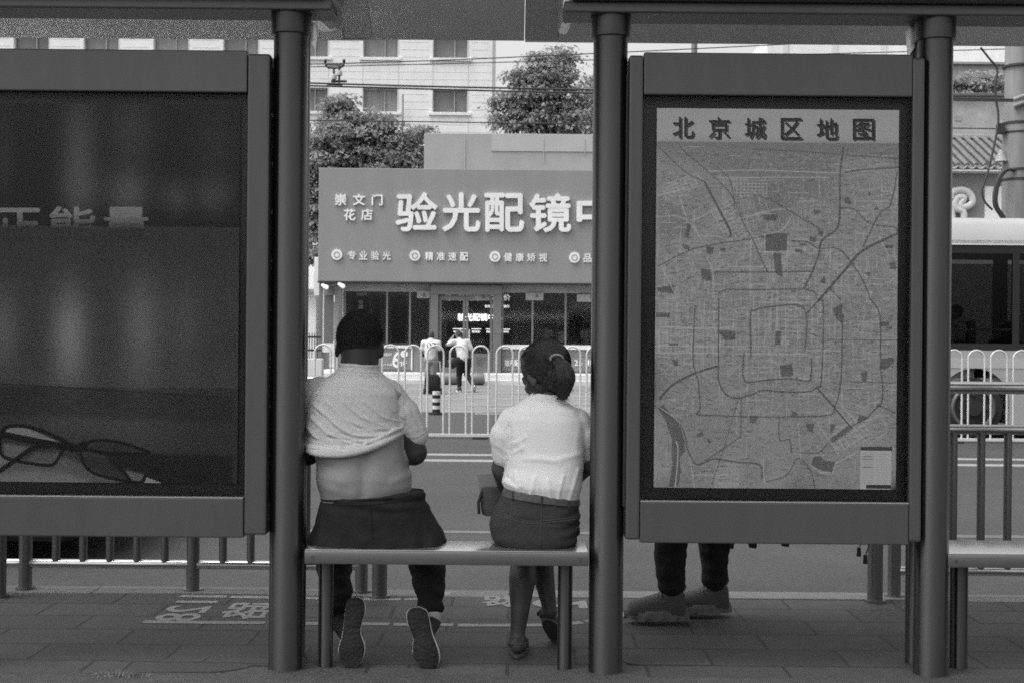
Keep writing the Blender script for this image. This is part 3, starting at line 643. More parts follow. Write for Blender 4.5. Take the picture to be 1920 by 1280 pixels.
def make_ad():
    r = Ras(-30, 195, 447, 904, 1.5); a = r.a; X, Y = r.xx, r.yy
    a += .007; a[Y > 424] = .060; a += .042 * np.clip((Y - 450) / 120, 0, 1) * (Y < 725)
    for cx, cy, sx, sy, dv in ((145, 290, 22, 75, .05), (150, 360, 26, 30, .03), (238, 360, 26, 28, .062), (245, 250, 28, 50, .025), (328, 368, 22, 22, .035), (398, 365, 24, 24, .035), (400, 270, 30, 50, .010), (5, 300, 12, 60, .010),
                               (131, 620, 22, 52, .125), (131, 690, 24, 40, .03), (265, 610, 24, 60, .075), (262, 700, 30, 40, .012), (345, 610, 22, 55, .025), (5, 620, 20, 45, .055), (130, 790, 60, 30, .02), (260, 800, 60, 40, .02)): r.spot(cx, cy, sx, sy, dv * 2.4)
    def z(x, y): return x / 3.2, 540 + y / 3.2
    q = lambda L: [z(*p) for p in L]
    r.poly(q([(-60, 575), (330, 590), (700, 612), (1400, 645), (1400, 800), (-60, 760)]), .024, .45, 4); r.line(q([(-60, 575), (330, 590), (700, 612), (1390, 645)]), 2.4, .018, .8)
    r.poly(q([(930, 985), (1400, 990), (1400, 1170), (-60, 1170), (-60, 1000), (0, 800), (300, 900)]), .018, .0)
    r.poly(q([(880, 985), (1400, 992), (1400, 1170), (980, 1165), (640, 1080), (640, 990)]), .016, .9, 3)
    r.poly(q([(-60, 1000), (60, 1040), (400, 1010), (520, 1060), (760, 1165), (-60, 1165)]), .2, .95, 4); r.poly(q([(-60, 1120), (200, 1095), (420, 1110), (560, 1165), (-60, 1165)]), .38, .8, 5)
    r.poly(q([(30, 870), (60, 835), (150, 832), (378, 930), (370, 935), (200, 905)]), .42, .95); r.poly(q([(25, 930), (210, 960), (100, 1020), (30, 1000)]), .26, .95, 2); r.poly(q([(150, 1040), (220, 985), (370, 985), (335, 1045), (300, 1055)]), .19, .9, 2)
    r.poly(q([(-60, 850), (5, 845), (0, 990), (70, 1035), (-60, 1110)]), .34, .9, 3); r.poly(q([(750, 1085), (880, 1115), (850, 1155), (800, 1150)]), .26, .95, 2); r.poly(q([(880, 1125), (990, 1165), (870, 1165)]), .5, 1)
    r.poly(q([(520, 950), (640, 915), (760, 930), (870, 985), (600, 985)]), .045, .8, 2); r.poly(q([(510, 1010), (640, 1020), (720, 1085), (770, 1140), (640, 1120), (530, 1080)]), .055, .85, 2)
    fk = .012
    for L, wd in (([(10, 905), (15, 865), (55, 832), (140, 828), (240, 850), (340, 890), (400, 920)], 7), ([(10, 905), (12, 990), (70, 1030), (200, 1052), (290, 1062), (335, 1048), (380, 975), (395, 930)], 6), ([(395, 935), (430, 950), (480, 955), (510, 935)], 15), ([(500, 940), (560, 915), (660, 910), (760, 930), (850, 960), (900, 978)], 6),
                  ([(490, 985), (515, 1060), (580, 1110), (700, 1140), (800, 1158), (860, 1155), (880, 1115)], 6), ([(20, 880), (200, 915), (400, 950)], 13), ([(-60, 1140), (60, 1060), (200, 960), (300, 945)], 9), ([(510, 965), (650, 985), (850, 990), (900, 985)], 7), ([(690, 1040), (740, 1090), (790, 1150)], 7)): r.line(sm(q(L), 5), wd, fk, .97)
    r.a = np.clip(r.a + rng.normal(0, .0022, r.a.shape), .008, .5); return r.a
adimg = make_ad()
sheet_ad = raster_sheet('advert_sheet', adimg * 1.25, P(-30, 640, yp).x, P(447, 640, yp).x, P(220, 904, yp).z, P(220, 195, yp).z, yp, printed('advert_print'), ad_case)
# advert lettering: bright upper halves fading into the dark table, as printed
def grad_print(name, z0, z1, v0, v1):
    m = bpy.data.materials.new(name); m.use_nodes = True; n = m.node_tree.nodes; l = m.node_tree.links; b = n['Principled BSDF']
    tc = n.new('ShaderNodeTexCoord'); sp_ = n.new('ShaderNodeSeparateXYZ'); l.new(tc.outputs['Object'], sp_.inputs[0])
    mr = n.new('ShaderNodeMapRange'); mr.inputs[1].default_value = z0; mr.inputs[2].default_value = z1; mr.inputs[3].default_value = v0; mr.inputs[4].default_value = v1
    l.new(sp_.outputs[2], mr.inputs[0]); l.new(mr.outputs[0], b.inputs['Base Color']); b.inputs['Roughness'].default_value = .5; return m
zc = wloc(sheet_ad).z
gp = grad_print('advert_lettering', P(150, 430, yp).z - zc, P(150, 400, yp).z - zc, .042, .5)
for ch, bx in (('正', (-8, 390, 78, 452)), ('能', (92, 387, 180, 451)), ('量', (194, 388, 279, 450))):
    text(ch, bx, yp - .0006, 0, gp, sheet_ad, 'title_character', .03)

# ================================================================== BENCHES
def bench(label, xa, xb, y0, y1, zs, legs, lr, name='bench'):
    t = thing(name, label, 'bench', ((xa + xb) / 2, (y0 + y1) / 2, 0))
    MB().box((xa, y0, zs - .052), (xb, y1, zs - .0035)).build('seat_frame', 'steel_bench', t, bev=.004, auto=30)
    MB().box((xa + .001, y0 + .004, zs - .003), (xb - .001, y1 - .004, zs)).build('seat', 'seat_top', t, bev=.0012, auto=30)
    for x in (xa + .03, xb - .03): MB().cyl((x, y0 - .003, zs - .028), (x, y0 + .002, zs - .028), .006, n=12).build('bolt', 'steel', t, smooth=True)
    for x in legs:
        MB().cyl((x, (y0 + y1) / 2, 0), (x, (y0 + y1) / 2, zs - .053), lr, n=32).build('leg', 'steel', t, smooth=True)
    return t
b1 = bench('narrow steel bench slung between two posts with the man and woman sitting on it', P(574, 640, 4.66).x, P(1107, 640, 4.66).x, 4.662, 4.90, .457, [P(614, 640, 4.765).x, P(1064, 640, 4.765).x], .0275)
b2 = bench('empty steel bench end beside the right post', P(1781, 640, 4.70).x, 3.3, 4.70, 5.03, .457, [P(1813, 640, 4.80).x, 3.1], .034)

# ================================================================== KERB RAILINGS
def railing(label, pxs, bal, x_end, sgn, yr=6.2):
    x0 = min(pxs[0], x_end); x1 = max(pxs[0], x_end)
    t = thing('railing', label, 'railing', ((x0 + x1) / 2, yr, 0))
    for z, r_ in ((1.017, .030), (.815, .024), (.128, .022)):
        MB().cyl((x0, yr, z), (x1, yr, z), r_, n=20).build('rail', 'rail_bar', t, smooth=True)
    for x in pxs:
        p = MB().cyl((x, yr, 0), (x, yr, 1.0), .031, n=24).build('upright', 'steel_rail', t, smooth=True)
        MB().cyl((x, yr, 0), (x, yr, .012), .046, n=24).build('foot_flange', 'steel_rail', p, smooth=True)
    for x in bal: MB().cyl((x, yr, .13), (x, yr, .815), .0195, n=16).build('baluster', 'steel_rail', t, smooth=True)
    return t
def xr_(px): return P(px, 1050, 6.2).x
railing('left kerbside steel railing showing under the eyeglasses advert case', [xr_(678), xr_(362), xr_(48), xr_(-265)], [xr_(v) for v in (105, 156, 206, 257, 309, 418, 470, 522, 574, 626, -3, -55, -106, -160, -210)], xr_(-270), -1)
railing('right kerbside steel railing rising above the empty bench end', [xr_(1677), xr_(1990), xr_(2300)], [xr_(v) for v in (1735, 1786, 1838, 1888, 1940, 2042, 2094, 2146, 2198, 2250)], xr_(2300), 1)
def bollard(label, px, y_, r_):
    t = thing('gap_post', label, 'post', (P(px, 1050, y_).x, y_, 0), 'round steel posts ending the kerbside railings'); x = t.location.x
    MB().cyl((x, y_, 0), (x, y_, 1.03), r_, n=28).build('shaft', 'steel_rail', t, smooth=True)
    MB().ell((x, y_, 1.03), (r_, r_, r_ * .45), 24, 8).build('dome_cap', 'steel_rail', t, smooth=True)
    MB().cyl((x, y_, 0), (x, y_, .012), r_ * 1.4, n=28).build('foot_flange', 'steel_rail', t, smooth=True)
    return t
bollard('round steel post under the bench, ending the left railing', 712, 6.08, .036)
gp2 = bollard('round steel post under the map case corner, ending the right railing', 1641, 6.08, .036)
bollard('round steel post at the far left under the advert case', -2, 6.02, .034)
# two little bag pulls hanging by the post
t = thing('bag_pulls', 'two small dark zip pulls on cords hanging beside the post under the map case', 'zip pull', P(1618, 1010, 6.0))
for px, py in ((1611, 1040), (1623, 1054)):
    a = P(1641, 985, 6.04); b = P(px, py - 16, 6.0)
    MB().tube([a, (a + b) / 2 + Vector((0, -.02, .01)), b], .003, 6).build('cord', 'black', t)
    k = P(px, py - 6, 6.0); m = MB()
    m.prism([k + Vector((-.011, 0, -.022)), k + Vector((.011, 0, -.022)), k + Vector((.008, 0, .022)), k + Vector((-.008, 0, .022))], (0, .012, 0)); m.build('pull', 'black', t, bev=.003)

# ================================================================== FIGURES
def head_mb(mb, M4, s=1.0, jaw=1.0):
    """skull, jaw, brow, nose, lips, eyes and ears; local frame faces +y"""
    i0 = len(mb.v)
    mb.ell((0, -.012, .035), (.076, .096, .088), 20, 14); mb.ell((0, .022, -.04), (.06 * jaw, .07, .078), 18, 12); mb.ell((0, .06, -.098), (.03, .03, .022), 12, 8)
    mb.ell((0, .075, .012), (.05, .022, .014), 12, 8); mb.cap((0, .088, .01), .010, (0, .106, -.03), .013, 8, 3); mb.ell((0, .096, -.034), (.019, .014, .010), 10, 6)
    mb.ell((0, .085, -.063), (.024, .015, .007), 10, 6); mb.ell((0, .083, -.073), (.021, .014, .007), 10, 6)
    for s_ in (-1, 1):
        mb.ell((s_ * .031, .078, -.005), (.014, .012, .010), 10, 6); mb.ell((s_ * .079, -.008, -.012), (.010, .022, .033), 12, 8, Matrix.Rotation(R(-20) * s_, 3, 'Z')); mb.ell((s_ * .045, .05, -.035), (.022, .025, .022), 10, 6)
    for i in range(i0, len(mb.v)): mb.v[i] = M4 @ (mb.v[i] * s)
def hand_mb(mb, wrist, d, nrm, s=1.0, curl=.5, thumb=1):
    """palm with five separate tapering fingers; d = reach direction, nrm = palm side"""
    d = Vector(d).normalized(); nrm = (Vector(nrm) - d * Vector(nrm).dot(d)).normalized(); sd_ = d.cross(nrm); w_ = Vector(wrist)
    for k in (-1.2, -.4, .4, 1.2): mb.cap(w_ + sd_ * k * .012 * s, .015 * s, w_ + d * .085 * s + sd_ * k * .019 * s, .013 * s, 10, 3)
    for k, L in ((-1.5, .068), (-.5, .08), (.5, .076), (1.5, .06)):
        p = w_ + d * .088 * s + sd_ * k * .0205 * s; a = 0
        for j, f in enumerate((.45, .32, .23)):
            a += curl * (.5 + .25 * j); q = p + (d * math.cos(a) + nrm * math.sin(a)) * L * f * s; mb.cap(p, (.0092 - .001 * j) * s, q, (.0085 - .001 * j) * s, 8, 2); p = q
    p = w_ + d * .02 * s + sd_ * thumb * .03 * s; q = p + (d * .6 + sd_ * thumb * .7 + nrm * .4).normalized() * .045 * s; mb.cap(p, .012 * s, q, .0105 * s, 8, 2)
    mb.cap(q, .0105 * s, q + (d * .9 + nrm * .5).normalized() * .032 * s, .008 * s, 8, 2)
def fdist(p, L):
    best = 1e9
    for (ax, ay), (bx, by) in zip(L[:-1], L[1:]):
        dx, dy = bx - ax, by - ay; t = max(0, min(1, ((p[0] - ax) * dx + (p[1] - ay) * dy) / (dx * dx + dy * dy))); best = min(best, math.hypot(p[0] - ax - t * dx, p[1] - ay - t * dy))
    return best

# ------------------------------------------------ the seated man
YM = 4.845
man = thing('person', 'man with bare lower back, rolled up grey t-shirt and black trousers, sitting on the bench', 'person', (P(690, 640, YM).x, YM, 0))
mb = MB()
mb.loft([ring(628, 700, 718, 704, YM + .01, .075), ring(588, 735, 760, 737, YM, .105), ring(582, 790, 756, 790, YM, .120), ring(588, 840, 756, 838, YM, .128), ring(594, 870, 764, 868, YM, .136), ring(594, 895, 771, 892, YM, .142), ring(597, 912, 772, 908, YM, .142), ring(603, 935, 768, 928, YM, .132), ring(606, 965, 785, 960, YM, .13)])
neck0, neck1 = P(672, 712, YM + .015), P(674, 650, YM + .05); mb.cap(neck0, .074, neck1, .068, 20)
Mh = Matrix.Translation(P(674.5, 651, YM + .075)) @ Matrix.Rotation(R(-4), 4, 'Z') @ Matrix.Rotation(R(-20), 4, 'X'); head_mb(mb, Mh, 1.06, 1.05)
shR, elR = P(736, 742, YM), P(777, 848, YM + .015); wrR = P(735, 830, YM + .27); mb.cap(P(740, 762, YM), .046, elR, .049, 18); mb.cap(elR, .050, wrR, .030, 16)
shL, elL = P(592, 742, YM + .02), P(574, 850, YM + .05); wrL = P(640, 832, YM + .28); mb.cap(P(590, 762, YM + .02), .046, elL, .048, 18); mb.cap(elL, .048, wrL, .030, 16)
hand_mb(mb, wrR, (-.5, .7, .1), (-.6, -.2, .2), 1, .6, 1); hand_mb(mb, wrL, (.5, .7, .1), (.6, -.2, .2), 1, .6, -1)
fb, nr = fuse(mb, .0058, 5)
backskin = [([(600, 905), (640, 925), (690, 932), (760, 915)], 9, .003), ([(680, 850), (682, 890), (680, 930)], 10, -.010), ([(655, 862), (650, 900)], 14, .004), ([(708, 860), (715, 900)], 14, .004), ([(605, 892), (640, 905)], 10, .003), ([(735, 905), (768, 888)], 8, .004), ([(600, 868), (620, 874)], 6, -.003), ([(745, 868), (764, 872)], 6, -.003)]
def fsk(v, n):
    if n.y > .3 or v.z < .35: return 0
    p = pxof(v); return sum(h * math.exp(-(fdist(p, L) / w_) ** 2) for L, w_, h in backskin) + .0016 * noise.noise(v * 16)
displace(fb, nr, fsk)
fb.build('body', ['skin'], man, smooth=True)
bo = man.children[0]
# tanned head, neck and forearms against the paler back: the man's own colouring
bo.data.materials.append(M['skin_dk'])
o0 = wloc(man)
for pl in bo.data.polygons:
    c = pl.center + o0; p = pxof(c)
    pl.use_smooth = True
    if c.z > 1.10 or (p[0] > 757 + max(0, (p[1] - 838) * .36) and p[1] < 884) or (p[0] < 598 and p[1] < 880 and p[1] > 835 and c.y > YM) or c.y > YM + .17: pl.material_index = 1
# cropped hair: a thin cap under thousands of short hairs
def hair_surface(ells, origin):
    o = Vector(origin)
    def f(d):
        best = 0
        for c, rr in ells:
            p = Vector([(o[i] - c[i]) / rr[i] for i in range(3)]); q = Vector([d[i] / rr[i] for i in range(3)])
            A_, B_, C_ = q.dot(q), 2 * p.dot(q), p.dot(p) - 1; D_ = B_ * B_ - 4 * A_ * C_
            if D_ > 0: best = max(best, (-B_ + math.sqrt(D_)) / (2 * A_))
        return o + d * best
    return f
def strand(mb, pts, w_):
    """one flat tapering hair along a path"""
    n_ = len(pts); i0 = len(mb.v)
    for i, p in enumerate(pts):
        t = (pts[min(i + 1, n_ - 1)] - pts[max(i - 1, 0)]).normalized(); sd_ = t.cross(Vector((0, 1, .2))); sd_ = sd_.normalized() if sd_.length > 1e-5 else Vector((1, 0, 0)); k = w_ * (1 - i / (n_ - 1)) ** .6 / 2 + .0001
        mb.v += [p - sd_ * k, p + sd_ * k]
    for i in range(n_ - 1): mb.f.append([i0 + 2 * i, i0 + 2 * i + 1, i0 + 2 * i + 3, i0 + 2 * i + 2]); mb.mi.append(0)
ME = [((0, -.014, .038), (.0795, .099, .090)), ((0, -.036, .006), (.0715, .071, .052))]
hb = MB()
for c, rr in (ME[0], ((0, -.036, .010), (.069, .069, .044))): hb.ell(c, rr, 28, 18)
for i in range(len(hb.v)):
    v = hb.v[i]
    if v.y > .045 and v.z < .055: v.y = .045
    hb.v[i] = Mh @ (v * 1.06)
hb2, nr = fuse(hb, .006, 4)
hs_ = hair_surface(ME, (0, -.014, .02)); rnd = random.Random(3)
for _ in range(12000):
    d = Vector((rnd.gauss(0, 1), rnd.gauss(-.7, 1), rnd.gauss(.0, 1))).normalized()
    if d.y > .55 and d.z < .5: continue
    p = hs_(d)
    lim = -.050 + .052 * (abs(p.x) / .07) ** 2
    if p.z < lim + rnd.gauss(-.002, .011): continue
    q = (d * .55 + Vector((rnd.gauss(0, .3), rnd.gauss(-.1, .3), -.75))).normalized(); L_ = rnd.uniform(.006, .011) * (1.0 if p.z > -.01 else .6)
    strand(hb2, [Mh @ (p * 1.058), Mh @ ((p + q * L_ * .6 + d * .001) * 1.06), Mh @ ((p + q * L_) * 1.06)], .0011)
hb2.build('hair', 'hair_short', man, smooth=True)
# t-shirt
tb = MB()
tb.loft([ring(637, 686, 707, 690, YM + .02, .080, 2.2), ring(625, 699, 720, 703, YM + .01, .092, 2.2), ring(600, 714, 742, 718, YM, .108), ring(580, 735, 758, 738, YM, .122), ring(574, 765, 758, 768, YM, .130), ring(570, 795, 757, 795, YM, .135), ring(574, 818, 757, 806, YM, .140, sag=.02), ring(576, 838, 757, 812, YM, .146, sag=.035), ring(577, 845, 756, 816, YM, .148, sag=.04)])
tb.cap(P(724, 745, YM), .074, P(757, 783, YM + .005), .066, 20); tb.cap(P(754, 775, YM), .066, P(779, 814, YM + .012), .052, 20)
tb.cap(P(600, 742, YM + .01), .076, P(568, 775, YM + .03), .07, 20); tb.cap(P(572, 770, YM + .02), .07, P(566, 812, YM + .045), .056, 20)
for k, (dy, rr) in enumerate(((0, .0125), (7, .011))):
    tb.tube(ring(575, 838 - dy, 757, 806 - dy, YM, .150, 2.4, 60, sag=.042), rr, 10, True)
tb.tube(ring(637, 682, 708, 687, YM + .025, .083, 2.2, 40), .0075, 8, True)
fb, nr = fuse(tb, .0046, 3)
folds = [([(576, 800), (600, 828), (640, 838)], 3.2, .0055), ([(584, 782), (612, 812), (650, 828), (690, 826)], 3.0, .0055), ([(590, 758), (622, 792), (662, 815), (712, 815), (754, 802)], 3.2, .0060), ([(612, 752), (650, 786), (690, 804), (740, 802)], 2.8, .0045), ([(645, 752), (680, 782), (715, 795), (755, 797)], 3.0, .0052), ([(682, 752), (712, 778), (740, 788), (757, 791)], 2.6, .0045),
         ([(712, 742), (735, 768), (757, 784)], 2.6, .0040), ([(745, 772), (757, 800)], 3.5, -.006), ([(744, 728), (754, 790)], 3, -.0035), ([(763, 765), (783, 806)], 2.5, .003), ([(776, 768), (795, 802)], 2.5, .003), ([(752, 760), (768, 806)], 2.5, -.003), ([(573, 815), (612, 832), (650, 838)], 2.5, -.006), ([(620, 820), (690, 832), (755, 806)], 2.5, -.006),
         ([(598, 772), (640, 812), (680, 820)], 2.5, -.004), ([(625, 762), (670, 800), (730, 808)], 2.5, -.004), ([(660, 758), (700, 790), (750, 799)], 2.2, -.0035), ([(585, 842), (650, 842), (710, 828), (752, 808)], 2.2, -.004), ([(660, 722), (700, 735), (735, 736)], 6, .002)]
def ft(v, n):
    if n.y > .35: return .004 * noise.noise(v * 12)
    p = pxof(v); q = (p[0] + 3 * noise.noise(v * 11), p[1] + 3 * noise.noise(v * 11 + Vector((5, 5, 5))))
    return sum(h * math.exp(-(fdist(q, L) / w_) ** 2) for L, w_, h in folds) + .0016 * noise.noise(v * 14) + .0006 * noise.noise(v * 60)
displace(fb, nr, ft); tee = fb.build('t_shirt', 'tee', man, smooth=True); at = surf(fb)
seam(at, [(636, 693), (670, 697), (708, 699)], .0016, 'collar_seam', 'tee', tee); seam(at, [(745, 716), (754, 745), (757, 780), (757, 800)], .0014, 'armhole_seam', 'tee', tee); seam(at, [(762, 818), (782, 818), (801, 806)], .0014, 'hem_seam', 'tee', tee); seam(at, [(634, 699), (670, 703), (711, 705)], .001, 'collar_stitch', 'tee', tee)
# trousers
pb = MB()
pb.loft([ring(603, 931, 794, 920, YM, .142), ring(600, 945, 800, 936, YM + .005, .150), ring(590, 975, 815, 968, YM + .02, .165, 2.6), ring(580, 1003, 829, 1000, YM + .025, .172, 2.8), ring(578, 1019, 836, 1018, YM + .025, .175, 2.8), ring(590, 1029, 832, 1028, YM + .025, .160, 2.6)])
kL, kR = P(620, 1008, 5.29), P(797, 1010, 5.29); aL, aR = P(636, 1138, 4.955), P(807, 1140, 4.955)
for hx, k, a, r_ in ((P(634, 1000, YM + .08), kL, aL, .048), (P(775, 1000, YM + .08), kR, aR, .05)):
    pb.cap(hx, .078, k, .064, 18); pb.cap(k, .066, (k * .62 + a * .38), .073, 18); pb.cap(k * .62 + a * .38, .073, a, r_, 18)
fb, nr = fuse(pb, .0062, 5)
def fp(v, n):
    d = .010 * noise.noise(Vector((v.x * 9 + v.z * 6, v.y * 7, v.z * 11))) + .0026 * noise.noise(v * 30)
    if v.z > .44: d += .0045 * math.sin(v.x * 75 + v.z * 22 + 5 * noise.noise(v * 5)) * max(0, min(1, (.60 - v.z) * 9)) + .004 * math.sin(v.z * 120 + v.x * 18 + 4 * noise.noise(v * 6)) * max(0, min(1, (v.z - .56) * 14))
    if v.z < .42: d += .005 * math.sin(v.z * 110 + 3 * noise.noise(v * 7)) * max(0, min(1, (.33 - v.z) * 8))
    return d
displace(fb, nr, fp)
fb.v = [Vector((v.x, v.y, max(v.z, .4585))) if (v.z > .36 and v.y < 4.93) else v for v in fb.v]
tr = fb.build('trousers', 'trouser', man, smooth=True); at = surf(fb)
seam(at, [(694, 940), (697, 980), (700, 1018)], .0015, 'back_seam', 'trouser', tr); seam(at, [(606, 944), (700, 945), (800, 931)], .0016, 'waist_seam', 'trouser', tr)
wb = MB().tube(ring(604, 933, 793, 921, YM, .141, 2.4, 60), .0045, 8, True); wb.build('waistband', 'trouser', tr, smooth=True)
# shoes on tiptoe, soles turned to the viewer
def cz(x, y): return 560 + x / 3, 853 + y / 3
def tiptoe_shoe(outline, ys, ank, name='shoe', white=-1):
    pts = sm([cz(*p) for p in outline] + [cz(*outline[0])], 5)[:-1]; n_ = len(pts)
    cx = sum(p[0] for p in pts) / n_; zmin = min(P(a, b, ys).z for a, b in pts); zmax = max(P(a, b, ys).z for a, b in pts)
    def lay(dy, s_, sx=0):
        out = []
        for a, b in pts:
            q = P(cx + (a - cx) * s_ + sx, b, ys); t = (q.z - zmin) / (zmax - zmin); y_ = ys + .03 * max(0, (.42 - t)) / .42 + .035 * t + dy; out.append(Vector((q.x, y_, max(q.z * (1 if s_ == 1 else .985), .004))))
        return out
    s0 = MB().loft([lay(0, .93), lay(.002, .97), lay(.012, 1.0), lay(.016, .99)]).build('outsole', 'sole', man, smooth=True, auto=60)
    tread = MB()
    MB().loft([lay(.0165, .985), lay(.022, 1.06), lay(.034, 1.06), lay(.040, .99)]).build('midsole', 'midsole', s0, smooth=True)
    up = MB()
    def upr(dy, s_, zc_, zs_):
        out = []
        for v in lay(dy, s_): out.append(Vector((v.x, v.y, zc_ + (v.z - zc_) * zs_)))
        return out
    zc_ = zmin + .55 * (zmax - zmin)
    up.loft([lay(.041, .97), lay(.06, .93), upr(.085, .82, zc_, .9), upr(.105, .6, zc_ + .03, .7)])
    c = P(*cz(*outline[0]), ys + .09); up.cap(P(cx, 1195, ys + .085), .036, Vector(ank), .043, 16)
    u2, nr_ = fuse(up, .006, 4); u2.build('shoe_upper', 'shoe', man, smooth=True)
Lsole = [(310, 808), (268, 825), (255, 870), (248, 950), (238, 1030), (218, 1100), (228, 1165), (262, 1205), (292, 1216), (335, 1190), (360, 1130), (362, 1075), (342, 1010), (345, 960), (364, 890), (355, 830)]
Rsole = [(672, 868), (628, 875), (604, 905), (612, 960), (640, 1025), (640, 1085), (640, 1130), (665, 1180), (705, 1208), (745, 1214), (778, 1190), (786, 1140), (772, 1080), (745, 1010), (732, 945), (715, 890)]
tiptoe_shoe(Lsole, 4.735, aL + Vector((.005, .0, -.05))); tiptoe_shoe(Rsole, 4.735, aR + Vector((.0, .0, -.05)))
MB().cap(aR + Vector((.005, -.005, -.015)), .040, aR + Vector((.0, .0, -.075)), .038, 16).build('sock', 'midsole', man, smooth=True)
MB().cap(aL + Vector((0, 0, .0)), .036, aL + Vector((.0, .0, -.06)), .036, 16).build('sock', 'shoe', man, smooth=True)

# ------------------------------------------------ the seated woman
YW = 4.845
wom = thing('person', 'woman with a short ponytail, white blouse and dark skirt, sitting on the bench', 'person', (P(1005, 640, YW).x, YW, 0))
mb = MB()
mb.loft([ring(985, 752, 1062, 757, YW + .01, .06), ring(955, 775, 1082, 780, YW, .085), ring(950, 820, 1085, 820, YW, .095), ring(958, 870, 1083, 870, YW, .095), ring(955, 920, 1080, 925, YW, .105), ring(935, 970, 1080, 975, YW, .125)])
nk = P(1022, 730, YW + .045); mb.cap(P(1024, 765, YW + .01), .052, nk, .050, 18)
Mw = Matrix.Translation(P(1021, 702, YW + .06)) @ Matrix.Rotation(R(-5), 4, 'Y') @ Matrix.Rotation(R(44), 4, 'Z') @ Matrix.Rotation(R(-16), 4, 'X'); head_mb(mb, Mw, 1.0, 1.0)
shL, elL, wrL = P(952, 812, YW), P(938, 878, YW + .04), P(946, 914, YW + .12); mb.cap(shL, .036, elL, .035, 16); mb.cap(elL, .036, wrL, .024, 14)
shR, elR, wrR = P(1090, 812, YW), P(1103, 870, YW + .02), P(1060, 915, YW + .22); mb.cap(shR, .036, elR, .035, 16); mb.cap(elR, .036, wrR, .024, 14)
hand_mb(mb, wrL, (-.25, .9, .05), (-.8, -.3, .2), .9, .75, -1); hand_mb(mb, wrR, (-.7, .5, -.1), (0, -.2, -1), .92, .5, 1)
# legs: the near one planted, the other crossed over it
kN, kC = P(985, 940, 5.24), P(1018, 925, 5.26); anN = P(970, 1192, 4.985); anC = P(1032, 1146, 5.14)
mb.cap(P(960, 985, YW + .1), .075, kN, .056, 18); mb.cap(P(1050, 985, YW + .1), .075, kC, .056, 18)
mb.cap(kN, .050, P(981, 1045, 5.13), .050, 18); mb.cap(P(981, 1045, 5.13), .050, P(979, 1088, 5.05), .0535, 18); mb.cap(P(979, 1088, 5.05), .0535, P(975, 1142, 5.0), .038, 18); mb.cap(P(975, 1142, 5.0), .038, anN, .028, 18)
mb.cap(kC, .050, P(1017, 1045, 5.22), .046, 18); mb.cap(P(1017, 1045, 5.22), .046, P(1021, 1090, 5.18), .041, 18); mb.cap(P(1021, 1090, 5.18), .041, anC, .027, 16)
# planted foot (heel towards us) and hanging foot, each with toes
def foot(mb, heel, d, up, s=1.0):
    d = Vector(d).normalized(); up = (Vector(up) - d * Vector(up).dot(d)).normalized(); sd_ = d.cross(up); h_ = Vector(heel)
    mb.cap(h_, .029 * s, h_ + d * .09 * s, .030 * s, 14); mb.cap(h_ + d * .05 * s, .027 * s, h_ + d * .16 * s + sd_ * .012, .020 * s, 12); mb.cap(h_ + d * .05 * s, .027 * s, h_ + d * .155 * s - sd_ * .015, .019 * s, 12)
    for k, (L, r_) in enumerate(((.205, .0125), (.205, .0095), (.198, .009), (.19, .0085), (.18, .008))):
        o_ = sd_ * (.030 - k * .0145) * s; mb.cap(h_ + d * .15 * s + o_ - up * .008, r_ * s, h_ + d * L * s + o_ - up * .012, r_ * .85 * s, 8, 3)
heelN = Vector((anN.x, anN.y - .035, .045)); mb.cap(anN, .031, heelN + Vector((0, .02, 0)), .030, 14); foot(mb, heelN, (.05, 1, -.05), (0, 0, 1), .95)
heelC = P(1023, 1150, 5.155); mb.cap(anC, .029, heelC, .029, 14); foot(mb, heelC, (.28, .62, -.45), (-.2, .5, .8), .95)
fb, nr = fuse(mb, .0055, 5); displace(fb, nr, lambda v, n: .0008 * noise.noise(v * 20))
fb.build('body', 'skin_leg', wom, smooth=True)
# sandals
for h_, d, up in ((heelN, Vector((.05, 1, -.05)), Vector((0, 0, 1))), (heelC, Vector((.28, .62, -.45)), Vector((-.2, .5, .8)))):
    d = d.normalized(); up = (up - d * up.dot(d)).normalized(); sd_ = d.cross(up); prof_ = []
    for k in range(24):
        t = 2 * math.pi * k / 24; a = .085 + .125 * math.cos(t); wd = (.040 if a > .1 else .034) * math.sin(t); prof_.append(h_ + d * (a + .005) + sd_ * wd - up * .030)
    s_ = MB().prism(prof_, -up * .014).build('sandal_sole', 'bag', wom, bev=.003)
    st = MB(); st.tube([h_ + d * .10 + (sd_ * math.cos(t) * .037 + up * (-.025 + math.sin(t) * .055)) for t in np.linspace(0, math.pi, 12)], .006, 8); st.tube([h_ + d * .0 + (sd_ * math.cos(t) * .034 + d * (-.034 * math.sin(t) + .01)) + up * .01 for t in np.linspace(0, math.pi, 12)], .0045, 8)
    st.build('strap', 'bag', s_, smooth=True)
